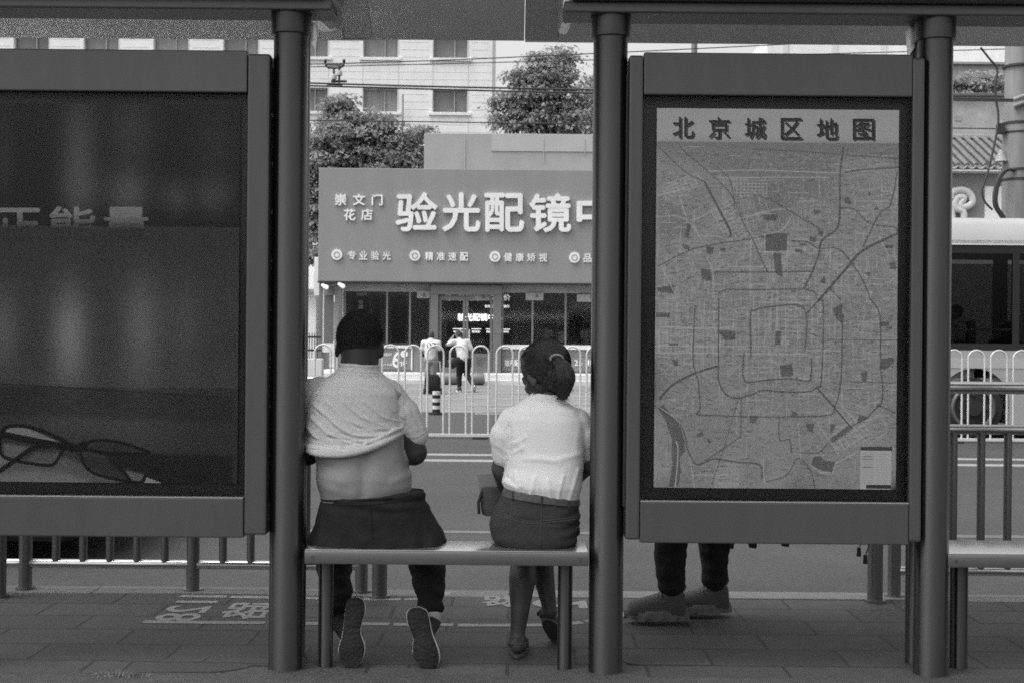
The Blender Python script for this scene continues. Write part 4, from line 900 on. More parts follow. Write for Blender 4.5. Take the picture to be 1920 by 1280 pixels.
# hair with a short ponytail
WE = [((0, -.018, .036), (.090, .106, .092)), ((.004, -.048, -.024), (.074, .068, .064)), ((-.056, -.010, .012), (.032, .048, .046)), ((.056, -.004, .004), (.034, .050, .054))]
hb = MB(); loc = MB()
for c, rr in WE: loc.ell(c, rr, 24, 16)
for v in loc.v:
    if v.y > .052 and v.z < .07: v.y = .052
    hb.v.append(Mw @ v)
hb.f = [list(f) for f in loc.f]
pt = [P(1046, 676, YW - .050), P(1057, 688, YW - .074), P(1061, 706, YW - .080), P(1059, 728, YW - .076), P(1053, 750, YW - .066)]
hb.tube(pt, [.020, .028, .031, .025, .006], 14)
hf, nr = fuse(hb, .0052, 12); hf.v = [v + n * .001 for v, n in zip(hf.v, nr)]
hs_ = hair_surface(WE, (0, -.02, .02)); tie = P(1044, 675, YW - .052); tl = (Mw.inverted() @ tie) - Vector((0, -.02, .02)); tl.normalize(); rnd = random.Random(5)
for _ in range(3200):                                # combed back to the tie
    d = Vector((rnd.gauss(0, 1), rnd.gauss(-.4, 1), rnd.gauss(.2, 1))).normalized()
    if d.y > .5 and d.z < .55: continue
    ang = d.angle(tl)
    if ang < .12: continue
    n_ = 9; reach = min(1, rnd.uniform(.5, 1.0)); path = []; up_k = rnd.uniform(1.012, 1.028); st_ = rnd.uniform(0, 1 - reach * .9)
    for i in range(n_):
        f = st_ + (1 - st_) * reach * i / (n_ - 1); dd = d.slerp(tl, min(f, .985)); q = hs_(dd); o_ = Vector((0, -.02, .02)); path.append(Mw @ (o_ + (q - o_) * up_k))
    strand(hf, path, rnd.uniform(.0012, .0026))
for _ in range(900):                                 # the tail itself
    a_ = rnd.uniform(0, 6.28); rr = math.sqrt(rnd.random()); path = []
    ln = rnd.uniform(.75, 1.0)
    for i, p in enumerate(smooth_poly(pt, 3)):
        f = i / 12
        if f > ln: break
        rad = (.020 + .014 * math.sin(min(1, f * 1.6) * math.pi * .6)) * (1 - .55 * max(0, f - .6) / .4); path.append(p + Vector((math.cos(a_) * rad * rr * 1.05, -abs(math.sin(a_)) * rad * rr * 1.1 if math.sin(a_) < 0 else math.sin(a_) * rad * rr, 0)))
    path.append(path[-1] + Vector((rnd.gauss(.001, .006), rnd.gauss(0, .004), -rnd.uniform(.004, .018))))
    strand(hf, path, rnd.uniform(.0014, .003))
for k in range(220):                                 # loose hairs at nape, temple and crown
    u_ = rnd.random(); p = P(988 + 55 * u_, 722 + 8 * math.sin(u_ * 3), YW - .02 + .03 * abs(u_ - .5)); strand(hf, [p + Vector((0, 0, .02)), p + Vector((rnd.gauss(0, .004), 0, -.006)), p + Vector((rnd.gauss(0, .008), .004, -.014 - .016 * rnd.random()))], .0014)
for k in range(70):
    d = Vector((rnd.gauss(0, 1), rnd.gauss(-.3, 1), abs(rnd.gauss(.3, 1)))).normalized(); q = Mw @ hs_(d); e = (q - Mw.translation).normalized(); tn = e.orthogonal(); tn.rotate(Matrix.Rotation(rnd.uniform(0, 6.28), 3, e)); strand(hf, [q, q + e * .006 + tn * .012, q + e * .007 + tn * .028], .0007)
hair = hf.build('hair', 'hair', wom, smooth=True)
MB().tube([tie + Vector((math.cos(t) * .024, -.006 - .006 * math.sin(t), .004 + math.sin(t) * .017)) for t in np.linspace(-.1, math.pi + .2, 16)], .0042, 8).build('hair_tie', 'paper', hair, smooth=True)
MB().ell(P(988, 704, YW + .04), (.006, .006, .006), 10, 8).build('earring', 'ledge', wom, smooth=True)
# blouse
tb = MB()
tb.loft([ring(995, 739, 1050, 744, YW + .03, .058, 2.2), ring(980, 750, 1067, 755, YW + .01, .075, 2.2), ring(958, 764, 1085, 769, YW, .092), ring(944, 783, 1097, 788, YW, .104), ring(941, 810, 1100, 812, YW, .110), ring(946, 845, 1098, 845, YW, .114), ring(947, 875, 1095, 873, YW, .122), ring(942, 898, 1092, 896, YW, .132), ring(943, 908, 1091, 910, YW, .134), ring(950, 920, 1088, 924, YW, .126), ring(956, 935, 1085, 938, YW, .118)])
tb.cap(P(962, 790, YW), .058, P(944, 822, YW + .005), .054, 20); tb.cap(P(945, 815, YW), .054, P(942, 855, YW + .015), .040, 20)
tb.cap(P(1080, 792, YW), .058, P(1098, 825, YW + .005), .052, 20); tb.cap(P(1097, 815, YW), .052, P(1102, 852, YW + .015), .040, 20)
tb.tube(ring(998, 738, 1047, 742, YW + .034, .056, 2.2, 36), .006, 8, True)
fb, nr = fuse(tb, .0052, 4)
folds = [([(1004, 895), (992, 938)], 3.2, .004), ([(1028, 900), (1034, 940)], 3.2, .004), ([(1056, 892), (1046, 940)], 3.0, .0045), ([(1082, 880), (1068, 938)], 3.2, .0045), ([(966, 885), (972, 928)], 3.0, .004), ([(950, 893), (985, 925)], 3, -.003), ([(972, 830), (1000, 856), (1050, 868)], 6, .002), ([(956, 800), (955, 850)], 3, -.004), ([(960, 832), (988, 818)], 3, .003), ([(958, 850), (982, 838)], 3, .003),
         ([(1085, 800), (1080, 850)], 6, .002), ([(985, 858), (1040, 864), (1085, 852)], 5, .003), ([(945, 903), (972, 914)], 4, .004), ([(930, 835), (950, 848)], 3, .0025), ([(1014, 910), (1016, 940)], 2.5, -.003), ([(1050, 912), (1058, 938)], 2.5, -.003), ([(975, 905), (982, 935)], 2.5, -.003), ([(1000, 800), (1040, 798)], 14, .002)]
displace(fb, nr, lambda v, n: .003 * noise.noise(v * 12) if n.y > .35 else sum(h * math.exp(-(fdist((pxof(v)[0] + 3 * noise.noise(v * 9), pxof(v)[1] + 3 * noise.noise(v * 9 + Vector((4, 4, 4)))), L) / w_) ** 2) for L, w_, h in folds) + .0014 * noise.noise(v * 12))
blo = fb.build('blouse', 'blouse', wom, smooth=True); at = surf(fb)
seam(at, [(962, 768), (953, 795), (953, 825), (957, 848)], .0013, 'armhole_seam', 'blouse', blo); seam(at, [(930, 848), (942, 858), (955, 860)], .0013, 'cuff_seam', 'blouse', blo); seam(at, [(994, 748), (1022, 753), (1052, 752)], .0013, 'collar_seam', 'blouse', blo)
# skirt with its belt
sk = MB()
sk.loft([ring(947, 908, 1086, 934, YW, .128), ring(938, 930, 1086, 945, YW + .005, .136), ring(925, 955, 1086, 962, YW + .015, .150, 2.6), ring(918, 980, 1086, 985, YW + .02, .158, 2.6), ring(922, 1005, 1083, 1008, YW + .02, .160, 2.7), ring(936, 1024, 1076, 1026, YW + .02, .152, 2.6)])
sk.cap(P(962, 985, YW + .1), .088, kN + Vector((0, -.07, .0)), .072, 18); sk.cap(P(1045, 985, YW + .1), .088, kC + Vector((0, -.07, .0)), .072, 18)
fb, nr = fuse(sk, .0058, 5)
def fs_(v, n):
    p = pxof(v); return .0035 * noise.noise(Vector((v.x * 8, v.y * 8, v.z * 22))) + .0018 * noise.noise(v * 30) + (.004 * math.sin(v.z * 150 + 4 * noise.noise(v * 8)) * max(0, min(1, (p[0] - 1040) / 40, 1)) if n.y < 0 else 0) - (.0035 * math.exp(-(fdist(p, [(930, 962), (980, 975), (1082, 985)]) / 2.2) ** 2) if n.y < 0 else 0)
displace(fb, nr, fs_); fb.v = [Vector((v.x, v.y, max(v.z, .4585))) if (v.z > .36 and v.y < 4.93) else v for v in fb.v]
skirt = fb.build('skirt', 'skirt', wom, smooth=True); at = surf(fb)
for L in ([(1016, 945), (1014, 985), (1012, 1022)], [(932, 960), (975, 973), (1014, 976), (1085, 968)], [(930, 964), (975, 977), (1014, 980), (1085, 972)]): seam(at, L, .0013, 'stitch_line', 'bag', skirt)
for px in (962, 1016, 1066):
    q_ = [at(px, 918 + (px - 946) * .17 + k * 5, .004) for k in range(4)]
    if all(q_): MB().tube(q_, .0045, 6).build('belt_loop', 'skirt', skirt, smooth=True)
bl = MB()
bl.loft([ring(946, 911, 1085.5, 934, YW, .131, 2.4, 60), ring(945, 911.5, 1087, 935, YW, .1335, 2.4, 60), ring(940, 925, 1088, 944, YW + .003, .1385, 2.4, 60), ring(942, 926, 1086, 945, YW + .003, .136, 2.4, 60)]); b2_ = bl; b2_.build('belt', 'bag', skirt, smooth=True)
# bag on her lap and the sheet of paper in her hand
bg = thing('handbag', 'small dark grey handbag on the lap of the seated woman', 'handbag', P(924, 962, 5.02))
m = MB(); c = P(924, 938, 5.02)
m.loft([[c + Vector((x * s_, y * .045, z)) for x, y in [(math.copysign(abs(math.cos(t)) ** .6, math.cos(t)), math.copysign(abs(math.sin(t)) ** .6, math.sin(t))) for t in np.linspace(0, 2 * math.pi, 24, endpoint=False)]] for z, s_ in ((-.055, .030), (-.050, .042), (-.02, .048), (.02, .050), (.05, .046), (.056, .036))])
m.build('bag_body', 'bag', bg, smooth=True); MB().tube([c + Vector((-.04, -.03, .045)), c + Vector((-.055, -.05, .0)), c + Vector((-.052, -.05, -.045))], .006, 8).build('strap', 'black', bg, smooth=True)
MB().prism([P(895, 889, 5.0), P(936, 887, 5.02), P(938, 917, 5.02), P(899, 919, 5.0)], (0, .002, 0)).build('paper_fan', 'paper')
pf = bpy.data.objects['paper_fan']; tag(pf, 'pale square card held in the left hand of the seated woman', 'card')

# ------------------------------------------------ smaller figures from one skeleton
def figure(label, x, y, z0, hgt, face, pose, cloth, vox, cat='person', group=None):
    """pose: joint positions in body heights, facing +y; cloth: grey materials"""
    t = thing('person', label, cat, (x, y, z0), group); A = Matrix.Translation((x, y, z0)) @ Matrix.Rotation(face, 4, 'Z'); k = hgt
    J = dict(pel=(0, 0, .53), che=(0, 0, .72), nek=(0, 0, .83), hd=(0, .01, .925), sL=(-.11, 0, .80), sR=(.11, 0, .80), eL=(-.135, -.01, .63), eR=(.135, -.01, .63), wL=(-.14, .03, .49), wR=(.14, .03, .49),
             hL=(-.05, 0, .51), hR=(.05, 0, .51), kL=(-.055, .015, .285), kR=(.055, .015, .285), aL=(-.055, -.01, .045), aR=(.055, -.01, .045), hrot=(0, 0)); J.update(pose)
    W = {n_: A @ (Vector(v) * k) for n_, v in J.items() if n_ != 'hrot'}; q = lambda a, r0, b, r1, m_: m_.cap(W[a], r0 * k, W[b], r1 * k, 12, 3)
    Hh = Matrix.Translation(W['hd']) @ Matrix.Rotation(face + J['hrot'][0], 4, 'Z') @ Matrix.Rotation(J['hrot'][1], 4, 'X')
    m = MB(); q('pel', .082, 'che', .085, m); q('che', .085, 'nek', .045, m); q('nek', .034, 'hd', .034, m); head_mb(m, Hh, k / 1.75)
    for s_ in 'LR':
        m.cap(W['che'] * .3 + W['nek'] * .7, .045 * k, W['s' + s_], .035 * k, 10, 3); q('s' + s_, .034, 'e' + s_, .026, m); q('e' + s_, .026, 'w' + s_, .017, m)
        q('h' + s_, .055, 'k' + s_, .036, m); q('k' + s_, .036, 'a' + s_, .022, m)
        d = (W['w' + s_] - W['e' + s_]).normalized(); inn = A.to_3x3() @ Vector((1 if s_ == 'L' else -1, .2, 0)); hand_mb(m, W['w' + s_], d, inn, k / 1.75, .5, 1 if s_ == 'L' else -1)
    f, n_ = fuse(m, vox, 3); f.build('body', cloth['skin'], t, smooth=True)
    m = MB(); i0 = len(m.v); m.ell((0, -.018, .04), (.082, .102, .094), 20, 14); m.ell((0, -.045, -.02), (.07, .062, .06), 16, 10)
    for i in range(len(m.v)):
        v = m.v[i]
        if v.y > .05 and v.z < .06: v.y = .05
        m.v[i] = Hh @ (v * (k / 1.75))
    f, n_ = fuse(m, vox * .8, 3); f.build('hair', cloth['hair'], t, smooth=True)
    m = MB(); q('pel', .092, 'che', .098, m); q('che', .098, 'nek', .050, m)
    for s_ in 'LR':
        m.cap(W['che'] * .35 + W['nek'] * .65, .052 * k, W['s' + s_], .045 * k, 12, 3); mid = W['s' + s_] * (.15 if cloth.get('long') else .35) + W['e' + s_] * (.85 if cloth.get('long') else .65); m.cap(W['s' + s_], .045 * k, mid, .040 * k, 12, 3)
    f, n_ = fuse(m, vox, 3); displace(f, n_, lambda v, n2: .006 * k * noise.noise(v * 9)); f.build('shirt', cloth['shirt'], t, smooth=True)
    m = MB(); m.cap(W['pel'] + (W['che'] - W['pel']) * .12, .092 * k, (W['hL'] + W['hR']) / 2, .090 * k, 14, 3)
    for s_ in 'LR':
        q('h' + s_, .066, 'k' + s_, .050, m)
        if not cloth.get('short'): m.cap(W['k' + s_], .048 * k, W['k' + s_] * .16 + W['a' + s_] * .84, .036 * k, 12, 2)
    f, n_ = fuse(m, vox, 3); displace(f, n_, lambda v, n2: .004 * k * noise.noise(v * 10) + .0035 * k * noise.noise(Vector((v.x * 9, v.y * 9, v.z * 30)))); f.build('trousers', cloth['legs'], t, smooth=True)
    for s_ in 'LR':
        fd = A.to_3x3() @ Vector(J.get('f' + s_, (0, 1, 0))); fd.normalize(); up = Vector((0, 0, 1)); up = (up - fd * up.dot(fd)).normalized(); sd_ = fd.cross(up); a = W['a' + s_]; h0 = a - up * .025 * k - fd * .02 * k
        L_ = .148 * k; h0 = a - up * .032 * k - fd * .034 * k; rows = []; NS = 20
        for t_, hw, hh in ((0, .010, .030), (.02, .021, .052), (.08, .029, .066), (.2, .031, .071), (.33, .032, .062), (.46, .034, .050), (.6, .036, .043), (.75, .036, .037), (.88, .032, .033), (.96, .024, .026), (1.0, .011, .015)):
            c_ = h0 + fd * (t_ * L_) + sd_ * (.004 * k * math.sin(t_ * 3)); row = []
            for j in range(NS):
                an = 2 * math.pi * j / NS; cx_, cz_ = math.cos(an), math.sin(an); row.append(c_ + sd_ * hw * k * math.copysign(abs(cx_) ** .75, cx_) + up * (hh * k * (abs(cz_) ** .8) if cz_ > 0 else .004 * k * cz_))
            rows.append(row)
        ub = MB().loft(rows).build('shoe', cloth['shoe'], t, smooth=True)
        la = MB()
        for q_ in (.36, .43, .50, .57):
            hh = np.interp(q_, (.33, .46, .6), (.062, .050, .040)) * k; c_ = h0 + fd * (q_ * L_)
            la.tube([c_ + sd_ * x_ * k + up * (hh * (1 - (x_ / .034) ** 2 * .35) + .0015 * k) for x_ in (-.020, -.01, 0, .01, .020)], .0018 * k, 6)
        MB().tube([h0 + fd * (.03 * L_) + up * .056 * k, h0 + fd * .0 * k + up * .068 * k, h0 + fd * .002 * k + up * .072 * k], .003 * k, 6).build('heel_tab', cloth['sole'], ub, smooth=True)
        la.build('laces', cloth['sole'], ub, smooth=True)
        nn = 60; out = []
        for j in range(nn):
            tt = 2 * math.pi * j / nn; u_ = .5 + .53 * math.cos(tt); wd = np.interp(u_, (-.03, .1, .35, .62, .8, .95, 1.03), (.020, .031, .031, .037, .037, .026, .014)); out.append(h0 + fd * (u_ * L_) + sd_ * wd * k * math.copysign(abs(math.sin(tt)) ** .8, math.sin(tt)))
        rows = []
        for z_, sc, wv in ((.010, .93, 0), (.006, 1.02, .003), (-.004, 1.05, .004), (-.013, 1.06, .003), (-.0135 - .0, .99, 0)):
            c_ = sum(out, Vector()) / nn; rows.append([c_ + (v - c_) * (sc + .030 * (wv > 0) * math.sin(j * 1.35 + z_ * 160)) + up * (z_ + wv * 1.1 * math.sin(j * 1.35)) * k for j, v in enumerate(out)])
        MB().loft(rows).build('shoe_sole', cloth['sole'], ub, smooth=True)
    return t, W, A
# the person standing behind the map case: only trousers' legs and trainers show below it
pL, pR = P(1332, 1100, 5.72), P(1250, 1100, 5.58)
hgt = 1.70; cx, cy = (pL.x + pR.x) / 2, 5.66
Ainv = Matrix.Rotation(-R(90), 4, 'Z')
figure('person in black trousers and grey trainers standing behind the map case', cx + .02, cy, .0, hgt, R(90),
       dict(kL=(-.045, .070, .285), aL=(-.045, .060, .058), kR=(.045, -.056, .285), aR=(.045, -.066, .058), hL=(-.05, .02, .51), hR=(.05, -.02, .51), wL=(-.12, .14, .58), eL=(-.13, -.0, .63), fL=(0, 1, 0), fR=(-.12, 1, 0)),
       dict(skin='skin_dk', hair='hair', shirt='skirt', legs='trouser', shoe='sneaker', sole='sneaker_sole'), .0075)
# dark bag with hanging tassels carried at knee height by that person
tb_ = thing('tote_bag', 'dark bag with three tassels hanging just below the map case, beside the standing person', 'bag', P(1420, 1022, 5.7))
c = P(1420, 970, 5.72); m = MB()
m.loft([[c + Vector((.14 * s_ * math.copysign(abs(math.cos(t)) ** .5, math.cos(t)), .05 * math.copysign(abs(math.sin(t)) ** .5, math.sin(t)), z)) for t in np.linspace(0, 2 * math.pi, 28, endpoint=False)] for z, s_ in ((-.105, .9), (-.10, 1), (.0, 1.02), (.12, .98), (.125, .9))])
m.build('bag_body', 'black', tb_, smooth=True); MB().tube([c + Vector((.09 * math.cos(t), 0, .12 + .13 * math.sin(t))) for t in np.linspace(0, math.pi, 14)], .008, 8).build('handle', 'black', tb_, smooth=True)
for px, py in ((1368, 1029), (1411, 1028), (1472, 1025)):
    p = P(px, py, 5.70); m = MB(); m.prism([p + Vector((-.022, 0, .03)), p + Vector((.022, 0, .03)), p + Vector((.018, 0, 0)), p + Vector((-.012, 0, .004))], (0, .02, 0)); m.build('tassel', 'black', tb_, bev=.004)

# ================================================================== CENTRAL FENCE
YF = 17.8; zf0 = -.126
def fsec(x0, n_, label):
    t = thing('barrier_section', label, 'barrier', (x0, YF, zf0), 'white arched barrier sections down the middle of the road'); pitch = .3135; w_ = .226; top = P(960, 649, YF).z
    for i in range(n_):
        xa = x0 + .04 + i * pitch; r_ = w_ / 2; pts = [(xa, YF, zf0 + .05)] + [(xa, YF, top - r_)] + [(xa + r_ - r_ * math.cos(a), YF, top - r_ + r_ * math.sin(a)) for a in np.linspace(.15, math.pi - .15, 13)] + [(xa + w_, YF, top - r_), (xa + w_, YF, zf0 + .05)]
        MB().tube(pts, .0135, 10).build('arch', 'white', t, smooth=True)
    xe = x0 + n_ * pitch
    MB().box((x0, YF - .02, zf0 + .02), (xe - .006, YF + .02, zf0 + .06)).build('bottom_rail', 'white', t, bev=.004)
    b = MB()
    for x in (x0 + .16, xe - .16): b.box((x - .10, YF - .14, zf0), (x + .10, YF + .14, zf0 + .022))
    b.build('foot_plate', 'rubber', t, bev=.004)
    return t
x_ref = P(590, 700, YF).x - .04; secw = 8 * .3135
labs = {-1: 'white arched barrier section mostly hidden by the left shelter post', 0: 'white arched barrier section seen between the man and the running figures', 1: 'white arched barrier section partly hidden by the seated woman', 2: 'white arched barrier section hidden by the post and the map case', 3: 'white arched barrier section mostly behind the right of the map case', 4: 'white arched barrier section in front of the wheel of the bus', -2: 'white arched barrier section behind the eyeglasses advert'}
for k in (0, 1, 4): fsec(x_ref + k * (secw + .02) + (0 if k < 4 else (P(1776, 700, YF).x - .06 - (x_ref + 4 * (secw + .02)))), 8 if k < 4 else 9, labs[k])
# striped bollard beyond it
bx = G(818, 776, -.122); t = thing('striped_bollard', 'black and white striped flexible bollard beside the cart', 'bollard', bx)
hb_ = 40 * bx.y / FPX
for i in range(6):
    z0_ = bx.z + .03 + i * hb_ / 6; MB().cyl((bx.x, bx.y, z0_), (bx.x, bx.y, z0_ + hb_ / 6), .075, n=20).build('band', 'black' if i % 2 == 0 else 'white', t, smooth=True)
MB().cyl((bx.x, bx.y, bx.z), (bx.x, bx.y, bx.z + .03), .14, n=20).build('base', 'rubber', t)

# ================================================================== THE TWO FIGURES CROSSING THE PLAZA
gA = G(806, 736, -.122); YA = gA.y; hA = (736 - 622) * YA / FPX * 1.04
figure('figure in a white number 03 jersey and checked shorts walking behind a cart', gA.x, YA, -.122, hA, R(-6), dict(nek=(0, .05, .82), hd=(0, .10, .895), che=(0, .03, .71), sL=(-.12, .05, .79), sR=(.12, .05, .79), wL=(-.12, .20, .56), wR=(.13, .18, .52), eL=(-.15, .05, .63), eR=(.15, .05, .63), kL=(-.055, .05, .285), aL=(-.055, -.02, .05), kR=(.055, .0, .285), aR=(.055, -.10, .06), hrot=(0, R(-25))),
       dict(skin='skin_dk', hair='hair', shirt='white', legs='adgrey', shoe='shoe', sole='midsole', short=True), .016)
per = [o for o in C.objects if o.name.startswith('person') and o.get('label', '').startswith('figure in a white number')][0]
text('03', (800, 642, 817, 653), YA - .235, .004, 'adgrey', per, 'jersey_number', .03)
gB = G(868, 734, -.122); YB = gB.y; hB = (734 - 624) * YB / FPX * 1.10
figure('figure in a white t-shirt and black trousers striding with an arm raised to the head', gB.x, YB, -.122, hB, R(18), dict(pel=(0, 0, .51), che=(-.01, .06, .69), nek=(-.03, .10, .79), hd=(-.045, .13, .875), sL=(-.13, .10, .77), sR=(.10, .09, .77), eL=(-.22, .14, .72), wL=(-.12, .2, .84), eR=(.16, .06, .61), wR=(.16, .16, .53), hL=(-.05, 0, .49), hR=(.05, 0, .49), kL=(-.045, .06, .27), aL=(-.05, .02, .045), kR=(.075, .04, .27), aR=(.12, -.18, .10), fR=(0, .7, -.7), hrot=(0, R(-30))),
       dict(skin='skin', hair='hair', shirt='white', legs='trouser', shoe='shoe', sole='midsole'), .016)
# the cart pushed by the first, and a folding bike-like cart by the second
def cart(label, px, py, wpx, hpx, Y):
    t = thing('shopping_cart', label, 'cart', P(px, py, Y)); k = Y / FPX; b = P(px, py, Y); w_, h_ = wpx * k, hpx * k
    bag = MB().loft([sring((b.x, Y - .3, b.z + z * h_), w_ * .5 * s_, .20 * s_, 3.5) for z, s_ in ((.12, .7), (.2, .95), (.5, 1), (.8, .95), (.95, .75))]); bag.build('cart_bag', 'trouser', t, smooth=True)
    f = MB()
    for s_ in (-1, 1): f.tube([(b.x + s_ * w_ * .46, Y - .22, b.z + .06), (b.x + s_ * w_ * .48, Y - .1, b.z + h_ * 1.0), (b.x + s_ * w_ * .4, Y + .05, b.z + h_ * 1.5)], .018, 8)
    f.tube([(b.x - w_ * .4, Y + .05, b.z + h_ * 1.5), (b.x + w_ * .4, Y + .05, b.z + h_ * 1.5)], .018, 8); f.tube([(b.x - w_ * .46, Y - .22, b.z + .12), (b.x + w_ * .46, Y - .22, b.z + .12)], .018, 8); f.build('cart_frame', 'alum', t, smooth=True)
    for s_ in (-1, 1): MB().cyl((b.x + s_ * w_ * .52 - .02, Y - .2, b.z + .10), (b.x + s_ * w_ * .52 + .02, Y - .2, b.z + .10), .10, n=18).build('wheel', 'rubber', t, smooth=True)
cart('dark wheeled cart with a black bag beside the figure in the number 03 jersey', 812, 741, 30, 42, YA - .45)
# small shoulder bag of the second figure
o = MB().ell(P(848, 680, YB - .28), (.13, .08, .15), 14, 10).build('shoulder_bag', 'black', None, smooth=True); tag(o, 'black shoulder bag at the hip of the striding figure in white', 'bag')
tag(o, 'black shoulder bag at the hip of the striding figure in white', 'bag')

# ================================================================== OPTICIAN SHOP
YS = 42.0; ZF = .20
shop = thing('optician_shop', 'single storey optician shop with a wide grey sign over glass front', 'shop', (P(900, 640, YS).x, YS, -.12))
xl, xr = P(599, 640, YS).x, P(1290, 640, YS).x
def pz(py, px=850, Y=YS): return P(px, py, Y).z
sg = MB().box((xl, YS - .45, pz(531, 850, YS)), (xr, YS + .6, pz(320.5, 850, YS))).build('sign_board', 'sign', shop, bev=.02)
MB().box((xl - .02, YS - .47, pz(531) - .04), (xr, YS + .6, pz(531) - .005)).build('sign_lip', 'panel_dk', sg)
up = MB().box((P(793, 640, YS + .9).x, YS + .7, pz(330)), (xr + 1, YS + 3, pz(250, 850, YS + .7))).build('upper_fascia', 'signup', shop, bev=.02)
MB().box((P(918, 640, YS + .7).x, YS + .67, pz(283, 850, YS + .7)), (xr + 1, YS + .695, pz(252, 850, YS + .7))).build('pale_band', 'signup2', up)
for px, y0_, y1_ in ((868, 252, 318), (1016, 252, 300), (1093, 252, 283)):
    x = P(px, 640, YS + .66).x; MB().box((x - .012, YS + .655, pz(y1_)), (x + .012, YS + .668, pz(y0_ + 1))).build('seam', 'signup2', up)
YL = YS - .452
for ch, (x0_, x1_) in zip('验光配镜中心', ((742, 821), (829, 901), (908, 983), (992, 1071), (1081, 1158), (1166, 1246))):
    y0_ = 361.5 + (x0_ - 742) * .008; text(ch, (x0_, y0_, x1_, y0_ + 73), YL, .12, 'letter', sg, 'sign_character', .028)
for ch, bx in (('崇', (628, 364, 650, 386)), ('文', (662, 364, 685, 386)), ('门', (697, 365, 718, 386)), ('花', (645, 392, 667, 414)), ('店', (677, 392, 699, 414))):
    text(ch, bx, YL, .06, 'letter', sg, 'sign_character', .035)
for px, words, x0_ in ((632, '专业验光', 652), (778, '精准速配', 797), (928, '健康矫视', 945), (1077, '品质保证', 1094)):
    dy = (px - 632) * .012; c = P(px, 478 + dy, YL)
    d = MB().cyl(c, c + Vector((0, -.07, 0)), .175, n=28).build('roundel', 'letter', sg, smooth=True)
    MB().tube([c + Vector((.09 * math.cos(t), -.075, .09 * math.sin(t))) for t in np.linspace(0, 6.2, 16)], .012, 6, True).build('ring', 'sign', d)
    for i, ch in enumerate(words):
        y0_ = 471 + dy + i * .3; xx = x0_ + i * 21.8; text(ch, (xx, y0_, xx + 15.5, y0_ + 16), YL, .04, 'letter', sg, 'sign_character', .03)
# carcass
zr = pz(531); x_in = P(640, 640, YS).x; xin2 = xr
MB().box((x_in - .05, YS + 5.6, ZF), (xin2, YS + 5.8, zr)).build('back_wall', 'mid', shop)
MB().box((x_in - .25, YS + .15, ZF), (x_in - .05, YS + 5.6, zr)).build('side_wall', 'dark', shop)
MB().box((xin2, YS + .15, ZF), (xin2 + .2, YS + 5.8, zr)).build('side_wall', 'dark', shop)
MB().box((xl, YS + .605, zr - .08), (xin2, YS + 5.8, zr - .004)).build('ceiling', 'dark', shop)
MB().box((xl - .2, YS - 1.95, -.25), (xin2 + .5, YS + 5.9, ZF)).build('plinth', 'step', shop, bev=.02)
MB().box((xl - .2, YS - 2.3, -.25), (xin2 + .5, YS - 1.952, .02)).build('step', 'step', shop, bev=.015)
# frieze, portal, door, windows
fz0, fz1 = pz(548), zr - .045
MB().box((x_in, YS + .02, fz0), (P(808, 640, YS).x, YS + .12, fz1)).build('frieze', 'frieze', shop)
MB().box((P(940, 640, YS).x, YS + .02, fz0), (xin2, YS + .12, fz1)).build('frieze', 'frieze', shop)
po = MB()
for a, b in ((808, 822), (924, 940)): po.box((P(a, 640, YS).x, YS - .25, ZF), (P(b, 640, YS).x, YS + .2, pz(553)))
po.box((P(807, 640, YS).x, YS - .26, pz(553) + .003), (P(941, 640, YS).x, YS + .2, zr - .05)); portal = po.build('portal', 'portal', shop, bev=.02)
def window(xa, xb, mull):
    w_ = MB(); x0_, x1_ = P(xa, 640, YS).x, P(xb, 640, YS).x; z0_, z1_ = pz(652), fz0
    w_.box((x0_, YS + .02, z0_ - .05), (x1_, YS + .14, z0_ + .05))
    for px in mull: x = P(px, 640, YS).x; w_.box((x - .03, YS + .03, z0_ + .052), (x + .03, YS + .10, z1_ - .002))
    f = w_.build('window', 'alum', shop); MB().box((x0_, YS + .06, z0_ + .052), (x1_, YS + .07, z1_ - .002)).build('pane', 'shop_glass', f); return f
w1 = window(645, 807, (646, 725, 768, 806)); w2 = window(941, 1288, (942, 998, 1060, 1150, 1230))
MB().box((P(941, 640, YS).x, YS - .06, pz(653)), (xin2, YS + .018, pz(645))).build('sill', 'adlt', w2); MB().box((P(700, 640, YS).x, YS - .06, pz(653)), (P(772, 640, YS).x, YS + .018, pz(648))).build('sill', 'adlt', w1)
l1 = MB().box((P(645, 640, YS).x, YS + .03, ZF), (P(807, 640, YS).x, YS + .16, pz(652) - .052)).build('window_base', 'adgrey', shop); l2 = MB().box((P(941, 640, YS).x, YS + .03, ZF), (xin2, YS + .16, pz(652) - .052)).build('window_base', 'adgrey', shop)
# door leaves with handles
for xa, xb in ((823, 872), (873, 923)):
    d = MB(); x0_, x1_ = P(xa, 640, YS).x, P(xb, 640, YS).x
    for a, b, c_, e in ((x0_, x0_ + .08, ZF + .01, pz(553) - .01), (x1_ - .08, x1_ - .003, ZF + .01, pz(553) - .01), (x0_ + .081, x1_ - .081, ZF + .01, ZF + .16), (x0_ + .081, x1_ - .081, pz(563), pz(553) - .01)): d.box((a, YS - .02, c_), (b, YS + .04, e))
    df = d.build('door', 'alum', shop); MB().box((x0_ + .081, YS + .005, ZF + .162), (x1_ - .081, YS + .015, pz(563) - .002)).build('pane', 'shop_glass', df)
    hx = x1_ - .16 if xa == 823 else x0_ + .12; MB().cyl((hx, YS - .06, 1.0), (hx, YS - .06, 1.6), .02, n=10).build('handle', 'adlt', df)
